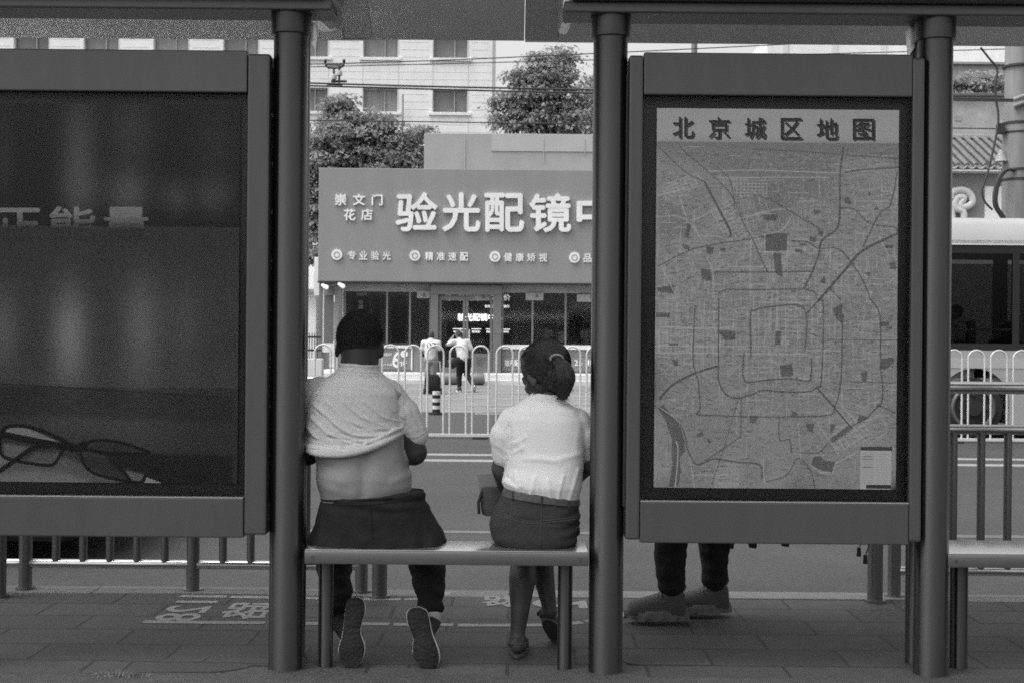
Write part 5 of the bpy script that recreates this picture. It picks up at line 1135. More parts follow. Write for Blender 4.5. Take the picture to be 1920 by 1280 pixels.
# dark lit screen inside the door
YD = YS + 1.6; scr = MB().box((P(838, 640, YD).x, YD, pz(655, 850, YD)), (P(960, 640, YD).x, YD + .1, pz(549, 850, YD))).build('screen', 'black', shop)
text('验光配镜中心', (858, 588, 942, 602), YD - .004, .01, 'led', scr, 'screen_lettering', .03)
text('切、验光配镜 又减价', (833, 552, 957, 564), YD - .004, .01, 'led_dim', scr, 'screen_lettering', .02)
text('验光配镜 正在进行', (909, 572, 955, 577), YD - .004, .01, 'led', scr, 'screen_lettering', .0)
for a, b, s_ in ((849, 873, '专业验光'), (884, 902, '精准配'), (911, 922, '健康'), (930, 956, '健康矫视')):
    x0_, x1_ = P(a, 640, YD).x, P(b, 640, YD).x; MB().box((x0_, YD - .006, pz(617, 850, YD)), (x1_, YD - .003, pz(616, 850, YD))).build('screen_rule', 'led', scr)
    text(s_, (a + 1, 620, b - 2, 624), YD - .004, .01, 'led', scr, 'screen_lettering', .0)
# stickers and adverts on the front
def advert(xa, ya, xb, yb, m, nm='advert', Y=YS + .0, par=None): return MB().box((P(xa, 640, Y).x, Y, pz(yb, 850, Y)), (P(xb, 640, Y).x, Y + .018, pz(ya, 850, Y))).build(nm, m, par or shop)
for xa, xb, ya, yb in ((781, 806, 546, 560), (985, 1018, 548, 562), (1081, 1120, 550, 564), (890, 918, 552, 563)):
    a = advert(xa, ya, xb, yb, 'frieze', 'price_card', YS - .03); text('6', (xb - 14, ya + 3, xb - 8, yb - 3), YS - .034, .01, 'portal', a, 'numeral', .02)
a = advert(714, 653, 771, 693, 'adgrey', 'advert', YS - .0); text('6', (736, 659, 750, 689), YS - .005, .02, 'letter', a, 'numeral', .03); text('折', (750, 676, 763, 686), YS - .005, .01, 'letter', a, 'lettering', .03)
text('SUNDAY', (714, 661, 735, 667), YS - .005, .01, 'letter', a, 'lettering', .03); text('镜片低至', (714, 681, 736, 685), YS - .005, .01, 'letter', a, 'lettering', .03)
c = P(758, 663, YS - .005); MB().cyl(c, c + Vector((0, -.02, 0)), .12, n=20).build('roundel', 'letter', a)
advert(771, 652, 773.5, 694, 'letter', 'door_jamb', YS - .02)
a = advert(888, 662, 917, 697, 'portal', 'notice_board', YS - 1.2); 
for k in range(3): text('营业时间'[:4 - k], (893, 669 + 6 * k, 912 - 4 * k, 673 + 6 * k), YS - 1.205, .01, 'adgrey', a, 'lettering', .01)
a = advert(941, 668, 1288, 694, 'adgrey', 'advert', YS - .0)
text('验光配镜', (946, 674, 982, 686), YS - .005, .015, 'letter', a, 'lettering', .035); text('2', (1077, 674, 1084, 685), YS - .005, .015, 'letter', a, 'numeral', .04); text('折', (1085, 679, 1093, 685), YS - .005, .015, 'letter', a, 'lettering', .03); text('清仓', (1099, 673, 1112, 686), YS - .005, .015, 'letter', a, 'lettering', .03)
# interior fittings seen through the glass
YI = YS + 4.6
for k, (xa, ya, xb, yb, m_) in enumerate(((1017, 575, 1040, 640, 'frieze'), (1043, 577, 1058, 622, 'adlt'), (1068, 592, 1092, 640, 'adgrey'), (668, 560, 690, 640, 'portal'), (700, 556, 712, 640, 'adgrey'), (735, 560, 760, 650, 'portal'), (1118, 580, 1145, 640, 'adgrey'))): advert(xa, ya, xb, yb, m_, 'wall_poster', YI + .9 - .02 * k)
for k, (xa, xb) in enumerate(((660, 790), (950, 1260))):
    cab = MB().box((P(xa, 640, YI).x, YI - 1.2, ZF), (P(xb, 640, YI).x, YI - .7, 1.15)).build('counter', 'mid', shop, bev=.02)
advert(668, 550, 687, 556, 'adlt', 'hanging_sign', YS + .9); 
for i, ch in enumerate('检验'): text(ch, (672, 562 + i * 9, 681, 570 + i * 9), YS + .9, .01, 'adlt', shop, 'hanging_character', .02)
for px, py in ((605, 535), (636, 533)):
    p = P(px, py, YS - .5); MB().cap(p, .05, p + Vector((.14, -.1, -.07)), .07, 14).build('spotlight', 'lamp', shop, smooth=True)
# awning columns left of the shop front
for px in (601, 638): x = P(px, 640, YS - .3).x; MB().box((x - .055, YS - .36, ZF), (x + .055, YS - .25, zr - .045)).build('column', 'portal', shop, bev=.01)
advert(604, 545, 607, 655, 'adlt', 'door_jamb', YS - .1); advert(640.5, 540, 643, 640, 'adlt', 'door_jamb', YS - .1)
advert(606, 537, 636, 556, 'adgrey', 'side_fascia', YS + 1.2); advert(607, 556, 625, 645, 'portal', 'side_door', YS + 1.3); advert(625, 568, 637, 640, 'frieze', 'side_panel', YS + 1.3); advert(605, 645, 640, 690, 'mid', 'side_base', YS + 1.1); advert(604, 662, 618, 690, 'adgrey', 'bin', YS - .2)
# customers inside
for px, py, hh, lab in ((1025, 595, 1.72, 'dark clad customer standing tallest inside the shop window right of the door'), (1053, 604, 1.60, 'customer with a lower head beside the pale poster inside the shop'), (1100, 596, 1.68, 'dark customer at the window edge by the shelter post')):
    Yc = YS + .8 + (px % 7) * .08; x = P(px, 640, Yc).x
    figure(lab, x, Yc, ZF, hh * 1.0, R(140 if px < 1090 else 30), dict(wL=(-.08, .17, .60), wR=(.08, .15, .60)), dict(skin='skin_dk', hair='hair', shirt='adgrey' if px != 1053 else 'frieze', legs='trouser', shoe='shoe', sole='midsole'), .02)
# dark tubs at the foot of the steps
for k, (px, wpx) in enumerate(((845, 24), (896, 22))):
    p = P(px, 716, YS - 2.6); w_ = wpx / 2 * p.y / FPX; t = thing('stone_drum', ['dark stone drum lying by the steps between the two figures', 'dark stone drum lying by the steps right of the striding figure'][k], 'stone drum', (p.x, p.y, -.12))
    MB().cyl((p.x - w_, p.y, .07), (p.x + w_, p.y, .07), .19, n=24).build('drum', 'portal', t, smooth=True, bev=.02)
    for s_ in (-1, 1): MB().cyl((p.x + s_ * w_, p.y, .07), (p.x + s_ * (w_ + .04), p.y, .07), .15, n=24).build('end_cap', 'dark', t, smooth=True)
# low wall, iron fence and pale building left of the shop
t = thing('white_kiosk', 'pale kiosk with a white corner pillar left of the optician sign', 'kiosk', (P(560, 640, 46).x, 46, -.12))
MB().box((P(430, 640, 46).x, 46, -.12), (P(592, 640, 46).x, 50, P(580, 500, 46).z)).build('wall', 'whitewall', t); MB().box((P(588, 640, 45.6).x, 45.6, P(590, 554, 45.6).z), (P(603, 640, 45.6).x, 45.9, P(590, 482, 45.6).z)).build('corner_pillar', 'letter', t); MB().box((P(430, 640, 45.7).x, 45.7, P(580, 548, 45.7).z), (P(588, 640, 45.7).x, 45.98, P(580, 542, 45.7).z)).build('band', 'frieze', t)
t = thing('iron_fence', 'black iron fence with spiked bars behind the seated man, left of the shop', 'fence', (P(585, 640, 39).x, 39, -.12))
for px in range(520, 600, 5): x = P(px, 640, 39).x; MB().box((x - .012, 38.99, .1), (x + .012, 39.01, P(580, 624, 39).z)).build('bar', 'black', t)
for py in (632, 656): z = P(580, py, 39).z; MB().box((P(515, 640, 39).x, 38.985, z - .03), (P(602, 640, 39).x, 39.015, z + .03)).build('rail', 'black', t)
t = MB().box((P(500, 640, 38.5).x, 38.5, -.12), (P(604, 640, 38.5).x, 38.9, P(580, 672, 38.5).z)).build('low_wall', 'step', None, bev=.02); tag(t, 'low pale wall below the iron fence left of the shop', 'wall')

# ================================================================== APARTMENT BUILDING BEHIND
YB_ = 76.0
apt = thing('apartment_block', 'white tiled apartment block with grey windows behind the optician shop', 'building', (P(500, 640, YB_).x, YB_, 0))
xcols = [709 - 131 * i for i in range(0, 7)]; xcols = sorted(xcols + [840])
wins = []
for row in range(3):
    for cx in xcols: wins.append((cx - 32.5, 73 + 91 * row - 0 - 28, cx + 32.5, 73 + 91 * row + 33.5 + (10 if row else 0) * 0 + 0))
rowsY = [(-15 + 0, 17), (74, 108) if False else (63, 106.5), (165, 209)]
rowsY = [(-28, 16), (63, 107), (165, 209), (257, 300)]
XE0, XE1 = P(-300, 640, YB_).x, P(918.5, 640, YB_).x; ztop = P(800, -120, YB_).z
wallm = MB(); fr_x = []
def facade_xy():
    edges = [XE0]
    for cx in xcols: edges += [P(cx - 32.5, 640, YB_).x, P(cx + 32.5, 640, YB_).x]
    return edges + [XE1]
ed = facade_xy(); zz = [ztop]
for a, b in rowsY: zz += [P(640, a, YB_).z, P(640, b, YB_).z]
zz.append(-.2)
for i in range(0, len(zz), 2): wallm.box((XE0, YB_, zz[i + 1]), (XE1, YB_ + .5, zz[i]))
for i in range(1, len(zz) - 1, 2):
    for j in range(0, len(ed), 2): wallm.box((ed[j], YB_ + .001, zz[i + 1]), (ed[j + 1], YB_ + .5, zz[i]))
wallm.box((XE1 - .5, YB_ + .51, -.2), (XE1 - .001, YB_ + 14, ztop)); wallm.box((XE0, YB_ + 1.2, -.2), (XE1 - .51, YB_ + 14, ztop - .1)); wall = wallm.build('wall', 'whitewall', apt)
for i in range(1, len(zz) - 1, 2):
    for j in range(1, len(ed) - 1, 2):
        x0_, x1_ = ed[j], ed[j + 1]; z0_, z1_ = zz[i + 1], zz[i]; f = MB()
        f.box((x0_, YB_ + .2, z0_), (x0_ + .06, YB_ + .28, z1_)); f.box((x1_ - .06, YB_ + .2, z0_), (x1_, YB_ + .28, z1_)); f.box((x0_ + .061, YB_ + .2, z1_ - .1), (x1_ - .061, YB_ + .28, z1_)); xm = x0_ + (x1_ - x0_) * .62; f.box((xm - .03, YB_ + .2, z0_), (xm + .03, YB_ + .28, z1_ - .101))
        wf = f.build('window', 'winframe', apt); MB().box((x0_ + .06, YB_ + .30, z0_), (x1_ - .06, YB_ + .34, z1_)).build('pane', ['winpane', 'winpane2', 'winpane', 'winpane3'][(i * 5 + j * 3) % 7 % 4], wf); MB().box((x0_ - .22, YB_ - .12, z0_ - .19), (x1_ + .22, YB_ - .003, z0_ - .04)).build('sill', 'whitewall', wf)
# faint courses of the tiles
cs = MB()
for py in range(-20, 320, 14):
    z = P(640, py, YB_).z; inwin = any(zz[i + 1] - .25 < z < zz[i] + .05 for i in range(1, len(zz) - 1, 2))
    for xa_, xb_ in ([(ed[j] + .25, ed[j + 1] - .25) for j in range(0, len(ed), 2)] if inwin else [(XE0, XE1)]): cs.box((xa_, YB_ - .008, z - .012), (xb_, YB_ - .002, z + .012))
for cx in [c for c in xcols]:
    for s_ in (-33.5, 33.5): x = P(cx + s_, 640, YB_).x; cs.box((x - .02, YB_ - .016, 0), (x + .02, YB_ - .009, ztop))
cs.build('tile_course', 'course', apt)
vp = MB().cyl((P(751, 640, 75.5).x, 75.6, P(640, 245, 75.6).z), (P(751, 640, 75.5).x, 75.6, P(640, 176, 75.6).z), .06, n=10); o = vp.build('vent_pipe', 'winframe', apt)
# hazy block beyond the right bay, with rooftop masts
t = thing('distant_block', 'pale distant block glimpsed in the gap above the map case', 'building', (P(1600, 640, 110).x, 110, 0)); MB().box((P(1434, 640, 110).x, 110, -.2), (P(1880, 640, 110).x, 124, P(1500, 66, 110).z)).build('wall', 'whitewall', t)
for k in range(3):
    x0_ = P(1462 + k * 92, 640, 110).x; MB().box((x0_, 109.93, P(1500, 120, 110).z), (x0_ + .5, 109.99, P(1500, 78, 110).z)).build('window', 'course', t)
t = thing('flat_roof_block', 'pale flat roofed block behind the trees right of the shelter', 'building', (P(1850, 640, 100).x, 100, 0)); MB().box((P(1700, 640, 100).x, 100.0, -.2), (P(2300, 640, 100).x, 112, P(1850, 120, 100).z)).build('wall', 'frieze', t); MB().box((P(1695, 640, 99.8).x, 99.7, P(1850, 121, 99.8).z), (P(2305, 640, 99.8).x, 112.3, P(1850, 117, 99.8).z)).build('parapet', 'frieze', t)
def lamp_pole(label, px, Y, topy, r_):
    x = P(px, 640, Y).x; zt_ = P(px, topy, Y).z; t = thing('lamp_pole', label, 'lamp post', (x, Y, -.12)); MB().cyl((x, Y, -.12), (x, Y, zt_), r_ * 1.4, r_, n=14).build('shaft', 'winpane', t, smooth=True); MB().cyl((x, Y, -.12), (x, Y, .5), r_ * 2.2, n=14).build('base', 'winpane', t, smooth=True)
    MB().tube([(x, Y, zt_), (x + .4, Y, zt_ + .5), (x + 1.3, Y, zt_ + .7)], .05, 8).build('arm', 'winpane', t, smooth=True); MB().ell((x + 1.6, Y, zt_ + .7), (.4, .14, .08), 12, 8).build('lamp_head', 'winframe', t, smooth=True)
lamp_pole('grey lamp pole crossing the sky gap above the map case', 1297, 30, 20, .07)

# ================================================================== TREES
def tree(label, x, y, h0, blobs, nleaf, lsize, m='leaf', trunk_r=.22, zbase=-.12, name='tree', group=None):
    t = thing(name, label, 'tree', (x, y, zbase), group); tk = MB()
    cz_ = sum(b[2] for b in blobs) / len(blobs)
    zt_ = min(b[2] - b[3] * .4 for b in blobs)
    zt_ = max(zt_, zbase + 1.0); tk.tube([(x, y, zbase), (x + .08, y, zbase + (zt_ - zbase) * .5), (x - .05, y + .05, zt_)], [trunk_r, trunk_r * .8, trunk_r * .65], 12)
    for b in blobs: tk.tube([(x - .05, y + .05, zt_ - .3), ((x + b[0]) / 2, (y + b[1]) / 2, (zt_ + b[2]) / 2 + .1), (b[0], b[1], b[2])], [trunk_r * .5, trunk_r * .32, trunk_r * .12], 8)
    tk.build('trunk', 'bark', t, smooth=True)
    tot = sum(b[3] ** 2 for b in blobs); vs = []; fs = []
    for bx_, by_, bz_, br_ in blobs:
        n_ = int(nleaf * br_ ** 2 / tot); nc = max(8, int(n_ / 60))
        for _ in range(nc):
            d = rng.normal(size=3); d /= np.linalg.norm(d); rr = br_ * (rng.uniform(.25, 1.1) ** .7 if rng.random() < .8 else rng.uniform(1.0, 1.4)); c = np.array([bx_, by_, bz_]) + d * rr * np.array([1, 1, .85]); cr_ = lsize * rng.uniform(1.4, 4.2)
            for _k in range(int(60 * rng.uniform(.5, 1.5))):
                e = rng.normal(size=3); e /= np.linalg.norm(e); e[2] = abs(e[2]) * .8 - .15; p = c + e * cr_ * rng.uniform(.5, 1.05) * np.array([1.15, 1.15, .75]); L = lsize * rng.uniform(.55, 1.2)
                nn = e * .7 + np.array([0, 0, .55]) + d * .25 + rng.normal(size=3) * .42; nn /= np.linalg.norm(nn); a = np.cross(nn, rng.normal(size=3)); a /= np.linalg.norm(a) + 1e-9; a[2] -= .25; b_ = np.cross(nn, a)
                i = len(vs); vs += [p, p + a * L * .5 + b_ * L * .26, p + a * L, p + a * L * .5 - b_ * L * .26]; fs.append((i, i + 1, i + 2, i + 3))
    o_ = Vector((x, y, zbase)); me = bpy.data.meshes.new('crown'); me.from_pydata([(p[0] - o_.x, p[1] - o_.y, p[2] - o_.z) for p in vs], [], fs); me.materials.append(M[m]); o = bpy.data.objects.new('crown', me); C.objects.link(o); o.parent = t
    return t
def blob(px, py, Y, rpx): q = P(px, py, Y); return (q.x, q.y, q.z, rpx * Y / FPX)
Y1 = 50
tree('leafy dark tree behind the left end of the optician sign', P(640, 640, Y1).x, Y1, 0, [blob(640, 255, Y1, 52), blob(695, 260, Y1 + .5, 50), blob(635, 215, Y1 + .3, 26), blob(745, 275, Y1 + .2, 44), blob(600, 300, Y1 - .3, 46), blob(690, 320, Y1, 60), blob(768, 300, Y1 + .6, 42), blob(585, 390, Y1 - .4, 40), blob(575, 470, Y1 - .5, 36), blob(555, 330, Y1, 50), blob(718, 225, Y1, 20), blob(632, 196, Y1, 12), blob(790, 250, Y1 + .6, 16), blob(660, 222, Y1, 16), blob(575, 265, Y1, 22), blob(580, 430, Y1 - .5, 30)], 30000, .19)
Y2 = 62
tree('rounded tree against the sky right of the apartment block', P(1030, 640, Y2).x, Y2, 0, [blob(1020, 170, Y2, 52), blob(1045, 130, Y2 + .4, 34), blob(985, 180, Y2 - .3, 40), blob(960, 200, Y2, 28), blob(1060, 190, Y2 + .3, 50), blob(1000, 225, Y2, 44), blob(1085, 230, Y2, 40), blob(1020, 255, Y2, 50), blob(1012, 112, Y2, 12), blob(1062, 118, Y2 + .3, 14), blob(948, 228, Y2, 15), blob(985, 140, Y2, 18), blob(938, 190, Y2, 10)], 17000, .21)
tree('second tree against the sky, cut off by the right post', P(1150, 640, Y2 + 3).x, Y2 + 3, 0, [blob(1130, 165, Y2 + 3, 38), blob(1150, 205, Y2 + 3, 60), blob(1120, 225, Y2 + 3, 34), blob(1180, 190, Y2 + 3, 50)], 10000, .21)
Y3 = 72
for k, px in enumerate((1800, 1852, 1908)):
    tree(['bushy tree above the brick parapet next to the right post', 'bushy tree above the brick parapet, middle of the row', 'bushy tree above the brick parapet behind the utility pole'][k], P(px, 640, Y3 + k).x, Y3 + k, 0, [blob(px - 18, 165, Y3 + k, 24), blob(px + 12, 158, Y3 + k, 24), blob(px, 185, Y3 + k, 30), blob(px + 28, 172, Y3 + k, 22)], 6000, .2, 'leaf2', group='trees above the brick parapet')

# ================================================================== TRADITIONAL BUILDING, RIGHT
YT = 52
t = thing('brick_parapet_house', 'pale brick house wall with a small square vent behind the tiled roof', 'building', (P(1850, 640, YT + 8).x, YT + 8, -.12)); Yb = YT + 8
MB().box((P(1640, 640, Yb).x, Yb, -.12), (P(2300, 640, Yb).x, Yb + 6, P(1850, 182, Yb).z)).build('wall', 'brick', t); MB().box((P(1635, 640, Yb).x, Yb - .2, P(1850, 182, Yb).z + .003), (P(2305, 640, Yb).x, Yb + 6.2, P(1850, 176, Yb).z)).build('coping', 'tile', t, bev=.03); a0 = P(1790, 217, Yb - .02); MB().box((a0.x, Yb - .03, P(1795, 227, Yb).z), (P(1799, 640, Yb).x, Yb - .003, a0.z)).build('vent', 'dark', t)
hs = thing('tiled_roof_house', 'grey plastered house with a curved tile roof and a cloud scroll ornament', 'building', (P(1850, 640, YT).x, YT, -.12))
xa, xb = P(1640, 640, YT).x, P(2300, 640, YT).x; ze = P(1830, 322, YT).z; zr_ = P(1830, 256, YT + 2.4).z
MB().box((xa, YT + .3, -.12), (xb, YT + 6, ze - .02)).build('wall', 'wallgrey', hs)
rf = MB().prism([(xa, YT - .25, ze + .12), (xb, YT - .25, ze + .12), (xb, YT + 2.4, zr_ - .12), (xa, YT + 2.4, zr_ - .12)], (0, 0, -.10)).build('roof', 'tile', hs)
MB().box((xa, YT - .3, ze - .015), (xb, YT + .28, ze + .03)).build('eave_board', 'letter', rf); MB().box((xa, YT + 2.3, zr_ - .1), (xb, YT + 2.7, zr_ + .06)).build('ridge', 'tilelt', rf, bev=.03)
rt = MB(); ends = rt; sc_ = MB(); k_ = 17.0 * YT / FPX; i = 0; x = xa
while x < xb:
    top = Vector((x - .0, YT + 2.4, zr_ - .02)); bot = Vector((x + .28, YT - .26, ze + .22)); rt.tube([top + (bot - top) * q for q in np.linspace(0, 1, 7)], [.085 + .012 * (j % 2) for j in range(7)], 8); ends.cyl(bot, bot + Vector((0, -.05, -.01)), .10, n=12)
    sc_.tube([Vector((x + .28 + k_ * q, YT - .29, ze + .20 - .13 * math.sin(math.pi * q))) for q in np.linspace(0, 1, 9)], .04, 6); x += k_
rt.build('tile_rib', 'tile', rf, smooth=True); sc_.build('drip_tile', 'tilelt', rf, smooth=True)
# scroll ornament, as a thick moulded curl
def zq(x, y): return 1760 + x / 3.369, 60 + y / 3.369
pts = [zq(*p) for p in ((75, 1055), (85, 1015), (125, 1000), (170, 1005), (205, 1035), (212, 1075), (190, 1098), (150, 1108), (135, 1090), (160, 1050), (120, 1048), (100, 1080), (110, 1115), (145, 1130), (158, 1150), (158, 1200))]
MB().tube(smooth_poly([P(a, b, YT + .15) for a, b in pts], 6), .145, 12).build('scroll_ornament', 'cloudorn', hs, smooth=True)
MB().tube(smooth_poly([P(*zq(a, b), YT + .15) for a, b in ((75, 1110), (85, 1140), (90, 1200))], 6), .12, 10).build('scroll_ornament', 'cloudorn', hs, smooth=True)
a0, b0 = P(*zq(300, 975), YT + .1), P(*zq(420, 1200), YT + .1); MB().box((a0.x, YT + .2, b0.z), (b0.x, YT + .297, a0.z)).build('white_panel', 'letter', hs)

# ================================================================== UTILITY POLE AND CABLES
YU = 26.0; up_ = thing('utility_pole', 'stout pale concrete utility pole with black clamps at the right edge', 'utility pole', (P(1905, 640, YU).x, YU, -.12)); ux = up_.location.x; ur = 24.5 * YU / FPX
MB().cyl((ux, YU, -.12), (ux, YU, P(1905, -60, YU).z), ur * 1.06, ur * .96, n=32).build('shaft', 'pole', up_, smooth=True)
MB().cyl((ux, YU, P(1905, 420, YU).z), (ux, YU, P(1905, 200, YU).z), ur * 1.12, n=32).build('sleeve', 'pole', up_, smooth=True)
for py, th in ((126, 4), (233, 5), (250, 3), (320, 4), (338, 4)):
    z = P(1905, py, YU).z; MB().cyl((ux, YU, z - th * YU / FPX / 2), (ux, YU, z + th * YU / FPX / 2), ur * 1.17, n=32).build('clamp', 'cable', up_, smooth=True)
for py in (186, 198): p = P(1912, py, YU - .3); MB().tube([p + Vector((-.12, 0, -.02)), p + Vector((0, -.05, .03)), p + Vector((.3, -.05, .12))], .045, 10).build('bracket', 'pole', up_, smooth=True)
p = P(1877, 240, YU - .1); MB().box(p + Vector((-.07, -.1, -.12)), p + Vector((.05, .1, .08))).build('junction_box', 'cable', up_, bev=.01)
p = P(1877, 292, YU - .1); MB().cyl(p + Vector((0, 0, -.12)), p + Vector((0, 0, .12)), .13, .03, n=14).build('lamp_shade', 'winframe', up_, smooth=True)
t = thing('hanging_cable', 'slack black cable snaking down beside the utility pole', 'cable', P(1868, 300, YU - .2))
MB().tube(smooth_poly([P(*zq(a, b), YU - .2) for a, b in ((265, 100), (320, 170), (370, 235), (358, 330), (362, 430), (375, 500), (375, 590), (350, 720), (325, 830), (300, 920), (275, 1000), (290, 1070), (340, 1125))], 5), .022, 8).build('cable_run', 'cable', t, smooth=True)
t = thing('cable_bundle', 'thick black cable loops clamped low on the utility pole', 'cable', P(1880, 380, YU - .25))
for off in (0, 10, 22): MB().tube(smooth_poly([P(*zq(a + off * .6, b), YU - .28) for a, b in ((470, 872), (415, 875), (375, 930), (352, 1020), (355, 1100), (395, 1165), (430, 1230))], 5), .035, 8).build('cable_loop', 'cable', t, smooth=True)
def cable(label, pts, Y, r_, sag=0):
    p = [P(a, b, Y) for a, b in pts]; o = MB().tube(smooth_poly(p, 8), r_, 6).build('overhead_cable', 'cable', None, smooth=True); tag(o, label, 'cable', 'overhead cables across the street')
cable('highest thin overhead cable rising to the right above the shop', [(-500, 140), (575, 121), (1110, 101), (1900, 62)], 27, .011)
cable('second thin overhead cable rising to the right above the shop', [(-500, 150), (575, 126), (1110, 113), (1900, 92)], 27.3, .010)
cable('upper of two dark trolley wires level with the lower windows', [(-500, 120), (610, 157), (1110, 169), (1900, 187)], 23, .016)
cable('lower of two dark trolley wires level with the lower windows', [(-500, 128), (610, 162), (1110, 175), (1900, 190)], 23.4, .016)
cable('lowest overhead cable crossing the dark tree top', [(-500, 215), (575, 226), (1110, 233), (1900, 242)], 28, .013)
# trolley wire hanger
ti = thing('wire_hanger', 'small black wire hanger with two white insulators above the dark tree', 'insulator', P(630, 160, 23.2))
fr = MB(); z = lambda a, b: P(a, b, 23.2)
fr.tube([z(610, 115), z(611, 124), z(616, 128), z(638, 128), z(644, 124), z(645, 115)], .018, 8); fr.tube([z(611, 122), z(645, 122)], .014, 8); fr.tube([z(613, 158), z(642, 159)], .022, 8); fr.tube([z(621, 153), z(650, 153)], .022, 8); fr.tube([z(626, 128), z(626, 158)], .02, 8); fr.tube([z(636, 124), z(636, 160)], .02, 8); fr.build('frame', 'cable', ti, smooth=True)
for px, py in ((626, 145), (636.5, 138)): 
    c = z(px, py); MB().loft([sring(c + Vector((0, 0, zz_)), r_, r_, 2, 14) for zz_, r_ in ((-.05, .03), (-.04, .05), (0, .055), (.04, .05), (.05, .03))]).build('insulator', 'porcelain', ti, smooth=True)
for px, py in ((610, 115), (645, 115)): MB().ell(z(px, py), (.03, .03, .04), 10, 8).build('cap', 'cable', ti, smooth=True)

# ================================================================== BUS
YBu = 18.6; bus = thing('city_bus', 'white city bus stopped behind the road barrier at the right', 'bus', (P(1900, 640, YBu).x, YBu + 1.25, -.13))
bx0, bx1 = P(1330, 640, YBu).x, P(1330, 640, YBu).x + 11.5; yb0, yb1 = YBu, YBu + 2.5
zq_ = lambda py: P(1850, py, YBu).z
z_roof, z_wt, z_wb, z_bot = zq_(406), zq_(457), zq_(657), zq_(795)
wx = P(1828, 640, YBu).x; ar = .52
body = MB()
def rsec(x): return [(x, yb0 + .05, z_wt), (x, yb0 + .02, z_wt + .05), (x, yb0 + .10, z_roof - .10), (x, yb0 + .25, z_roof), (x, yb1 - .25, z_roof), (x, yb1 - .10, z_roof - .10), (x, yb1 - .02, z_wt + .05), (x, yb1 - .05, z_wt)]
body.loft([[Vector(p) for p in rsec(bx0)], [Vector(p) for p in rsec(bx1)]]); roof = body.build('roof', 'buswhite', bus, smooth=True)
MB().box((bx0, yb0 - .012, z_wt - .02), (bx1, yb0 + .05, z_wt - .001)).build('gutter', 'letter', roof)
lo = MB(); za = zq_(757) + ar
for xs_, xe_ in ((bx0, wx - ar), (wx + ar, bx0 + 8.9), (bx0 + 8.9 + 2 * ar, bx1)): lo.box((xs_, yb0, z_bot), (xe_, yb1, z_wb))
for xc in (wx, bx0 + 8.9 + ar):
    lo.box((xc - ar, yb0, za + .05), (xc + ar, yb1, z_wb)); 
    for s_ in (-1, 1):
        poly = [(xc + s_ * ar, yb0, za + .05), (xc, yb0, za + .05)] + [(xc + s_ * ar * math.sin(a), yb0, za - ar + ar * math.cos(a)) for a in np.linspace(.0, math.pi / 2, 10)]
        lo.prism(poly, (0, .12, 0))
lo.build('lower_body', 'buswhite', bus)
MB().box((bx0, yb0 - .006, zq_(690)), (bx1, yb0 - .001, zq_(672))).build('side_band', 'busgrey', bus)
for xc in (wx, bx0 + 8.9 + ar):
    MB().box((xc - ar - .01, yb0 + .45, z_bot), (xc + ar + .01, yb1 - .1, za + .04)).build('wheel_well', 'rubber', bus)
    zc_ = zq_(765); tyre = MB().cyl((xc, yb0 + .06, zc_), (xc, yb0 + .36, zc_), zc_ + .13, n=40).build('wheel', 'rubber', bus, smooth=True, bev=.03)
    MB().tube([(xc + .30 * math.cos(t_), yb0 + .055, zc_ + .30 * math.sin(t_)) for t_ in np.linspace(0, 2 * math.pi, 32, endpoint=False)], .035, 8, True).build('rim', 'rim', tyre, smooth=True)
    nuts = MB(); nuts.cyl((xc, yb0 + .0, zc_), (xc, yb0 + .07, zc_), .11, n=20)
    for k in range(8): t_ = k * math.pi / 4; nuts.cyl((xc + .2 * math.cos(t_), yb0 + .03, zc_ + .2 * math.sin(t_)), (xc + .2 * math.cos(t_), yb0 + .07, zc_ + .2 * math.sin(t_)), .028, n=8)
    nuts.build('hub', 'rubber', tyre, smooth=True)
# windows: dark pillars, panes and a clear interior
x = bx0 + .05; n_ = 0
pill = MB(); pill.box((bx0, yb0 + .01, z_wb), (bx1, yb0 + .05, z_wb + .10)); pill.box((bx0, yb0 + .011, z_wt - .14), (bx1, yb0 + .05, z_wt - .021))
for px in (1335, 1480, 1640, 1905, 2060, 2220, 2380, 2540): xx = P(px, 640, YBu).x; pill.box((xx - .05, yb0 + .012, z_wb + .10), (xx + .05, yb0 + .06, z_wt - .14))
pill.build('window_frame', 'black', bus); MB().box((bx0 + .02, yb0 + .02, z_wb + .10), (bx1 - .02, yb0 + .026, z_wt - .14)).build('window_pane', 'bus_glass', bus); MB().box((bx0 + .02, yb1 - .03, z_wb + .10), (bx1 - .02, yb1 - .024, z_wt - .14)).build('window_pane', 'bus_glass', bus)
fp_ = MB()
for px in (1335, 1500, 1700, 1872, 1935, 2150, 2400): xx = P(px, 640, YBu + 2.5).x; fp_.box((xx - .12, yb1 - .06, z_wb), (xx + .12, yb1 - .031, z_wt))
fp_.build('far_pillar', 'dark', bus); MB().box((bx0, yb0 + .1, z_wb - .45), (bx1, yb1 - .05, z_wb - .40)).build('bus_floor', 'dark', bus); MB().box((bx0 + .02, yb0 + .1, z_wt - .08), (bx1 - .02, yb1 - .1, z_wt - .03)).build('ceiling_panel', 'dark', bus); MB().box((bx0, yb0 + .03, z_wb), (bx0 + .03, yb1 - .03, z_wt)).build('end_window', 'bus_glass', bus); MB().box((bx0 - .02, yb0 + .02, z_bot), (bx0 - .001, yb1 - .02, z_wb)).build('end_panel', 'buswhite', bus)
for a, b in ((1780, 1826), (1831, 1899), (1650, 1770)): MB().cyl(P(a, 618, YBu + .09), P(b, 619, YBu + .09), .016, n=8).build('grab_rail', 'letter', bus)
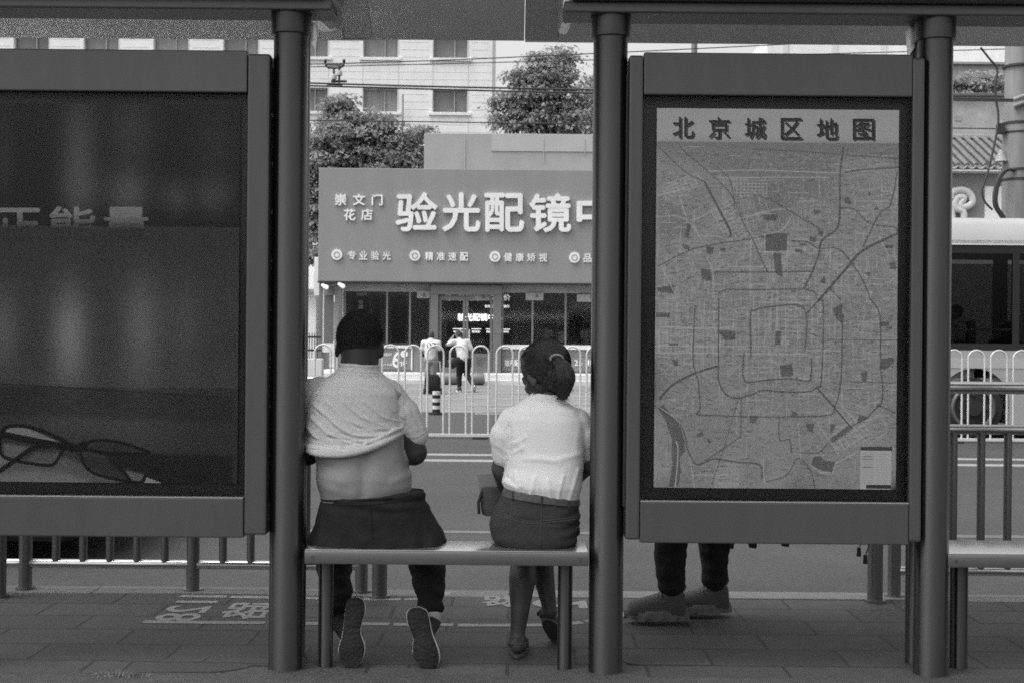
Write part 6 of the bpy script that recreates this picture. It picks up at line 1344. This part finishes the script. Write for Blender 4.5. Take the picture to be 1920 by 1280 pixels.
for px in (1770, 1852, 1935, 2020):
    p = P(px, 0, YBu + .55); s_ = MB().box((p.x, YBu + .3, 0.72), (p.x + .42, YBu + 1.1, 1.12)).build('seat', 'mid', bus, bev=.04); MB().box((p.x + .34, YBu + .3, 1.13), (p.x + .44, YBu + 1.1, 1.58)).build('seat_back', 'adgrey', s_, bev=.04)
sit = dict(pel=(0, 0, .30), che=(0, .0, .49), nek=(0, .01, .60), hd=(0, .02, .69), sL=(-.11, 0, .57), sR=(.11, 0, .57), eL=(-.13, .02, .42), eR=(.13, .02, .42), wL=(-.06, .16, .38), wR=(.06, .16, .38), hL=(-.055, .0, .28), hR=(.055, .0, .28), kL=(-.06, .24, .29), kR=(.06, .24, .29), aL=(-.06, .24, .05), aR=(.06, .24, .05))
for px, py, face, lab, sh in ((1796, 573, R(90), 'bus passenger in a light shirt with straps, at the window next to the right post', 'blouse'), (1884, 607, R(180), 'bus passenger with dark hair seated low at the right edge of the bus window', 'trouser')):
    Yp = YBu + .62; hp = P(px, py, Yp); k = 1.68; z0_ = hp.z - .755 * k
    figure(lab, hp.x, Yp, z0_, k, face, sit, dict(skin='skin', hair='hair', shirt=sh, legs='trouser', shoe='shoe', sole='midsole'), .014)

# ================================================================== DARK CAR AT THE KERB, LEFT
car = thing('parked_car', 'black car at the kerb, just showing under the eyeglasses advert case at the left', 'car', (-4.6, 8.4, -.13)); cx0, cx1, cy0, cy1 = -6.8, -2.42, 7.55, 9.2
def csec(x, zt_, zb_=.0, ins=.0): return [Vector((x, cy0 + .06 + ins, zb_)), Vector((x, cy0 + ins, .35)), Vector((x, cy0 + .05 + ins, zt_)), Vector((x, cy1 - .05 - ins, zt_)), Vector((x, cy1 - ins, .35)), Vector((x, cy1 - .06 - ins, zb_))]
cb = MB().loft([csec(cx0, .55, .04, .12), csec(cx0 + .15, .72, .0, .03), csec(cx0 + 1.0, .80), csec(cx1 - 1.2, .78), csec(cx1 - .25, .66, .0, .02), csec(cx1, .45, .04, .12)]); cb.build('body', 'carpaint', car, bev=.03)
cab = MB().loft([[Vector((x0_, cy0 + i_, .79)), Vector((x1_, cy0 + i_, .79)), Vector((x1_, cy1 - i_, .79)), Vector((x0_, cy1 - i_, .79))] if z_ == 0 else [Vector((x0_, cy0 + i_, z_)), Vector((x1_, cy0 + i_, z_)), Vector((x1_, cy1 - i_, z_)), Vector((x0_, cy1 - i_, z_))] for x0_, x1_, i_, z_ in ((cx0 + .6, cx1 - 1.0, .08, 0), (cx0 + 1.2, cx1 - 1.8, .22, 1.22), (cx0 + 1.4, cx1 - 2.0, .28, 1.27))]); cab.build('cabin', 'bus_glass', car, bev=.03)
for x in (cx0 + .85, cx1 - .85):
    for y_ in (cy0 + .02, cy1 - .22): wtt = MB().cyl((x, y_, .19), (x, y_ + .2, .19), .32, n=32).build('wheel', 'rubber', car, smooth=True, bev=.02); MB().cyl((x, y_ - .006, .19), (x, y_ + .05, .19), .19, n=24).build('rim', 'rim', wtt, smooth=True)
for y_ in (cy0 + .3, cy1 - .3): MB().ell((cx1 - .08, y_, .5), (.10, .16, .07), 12, 8).build('headlight', 'letter', car, smooth=True)
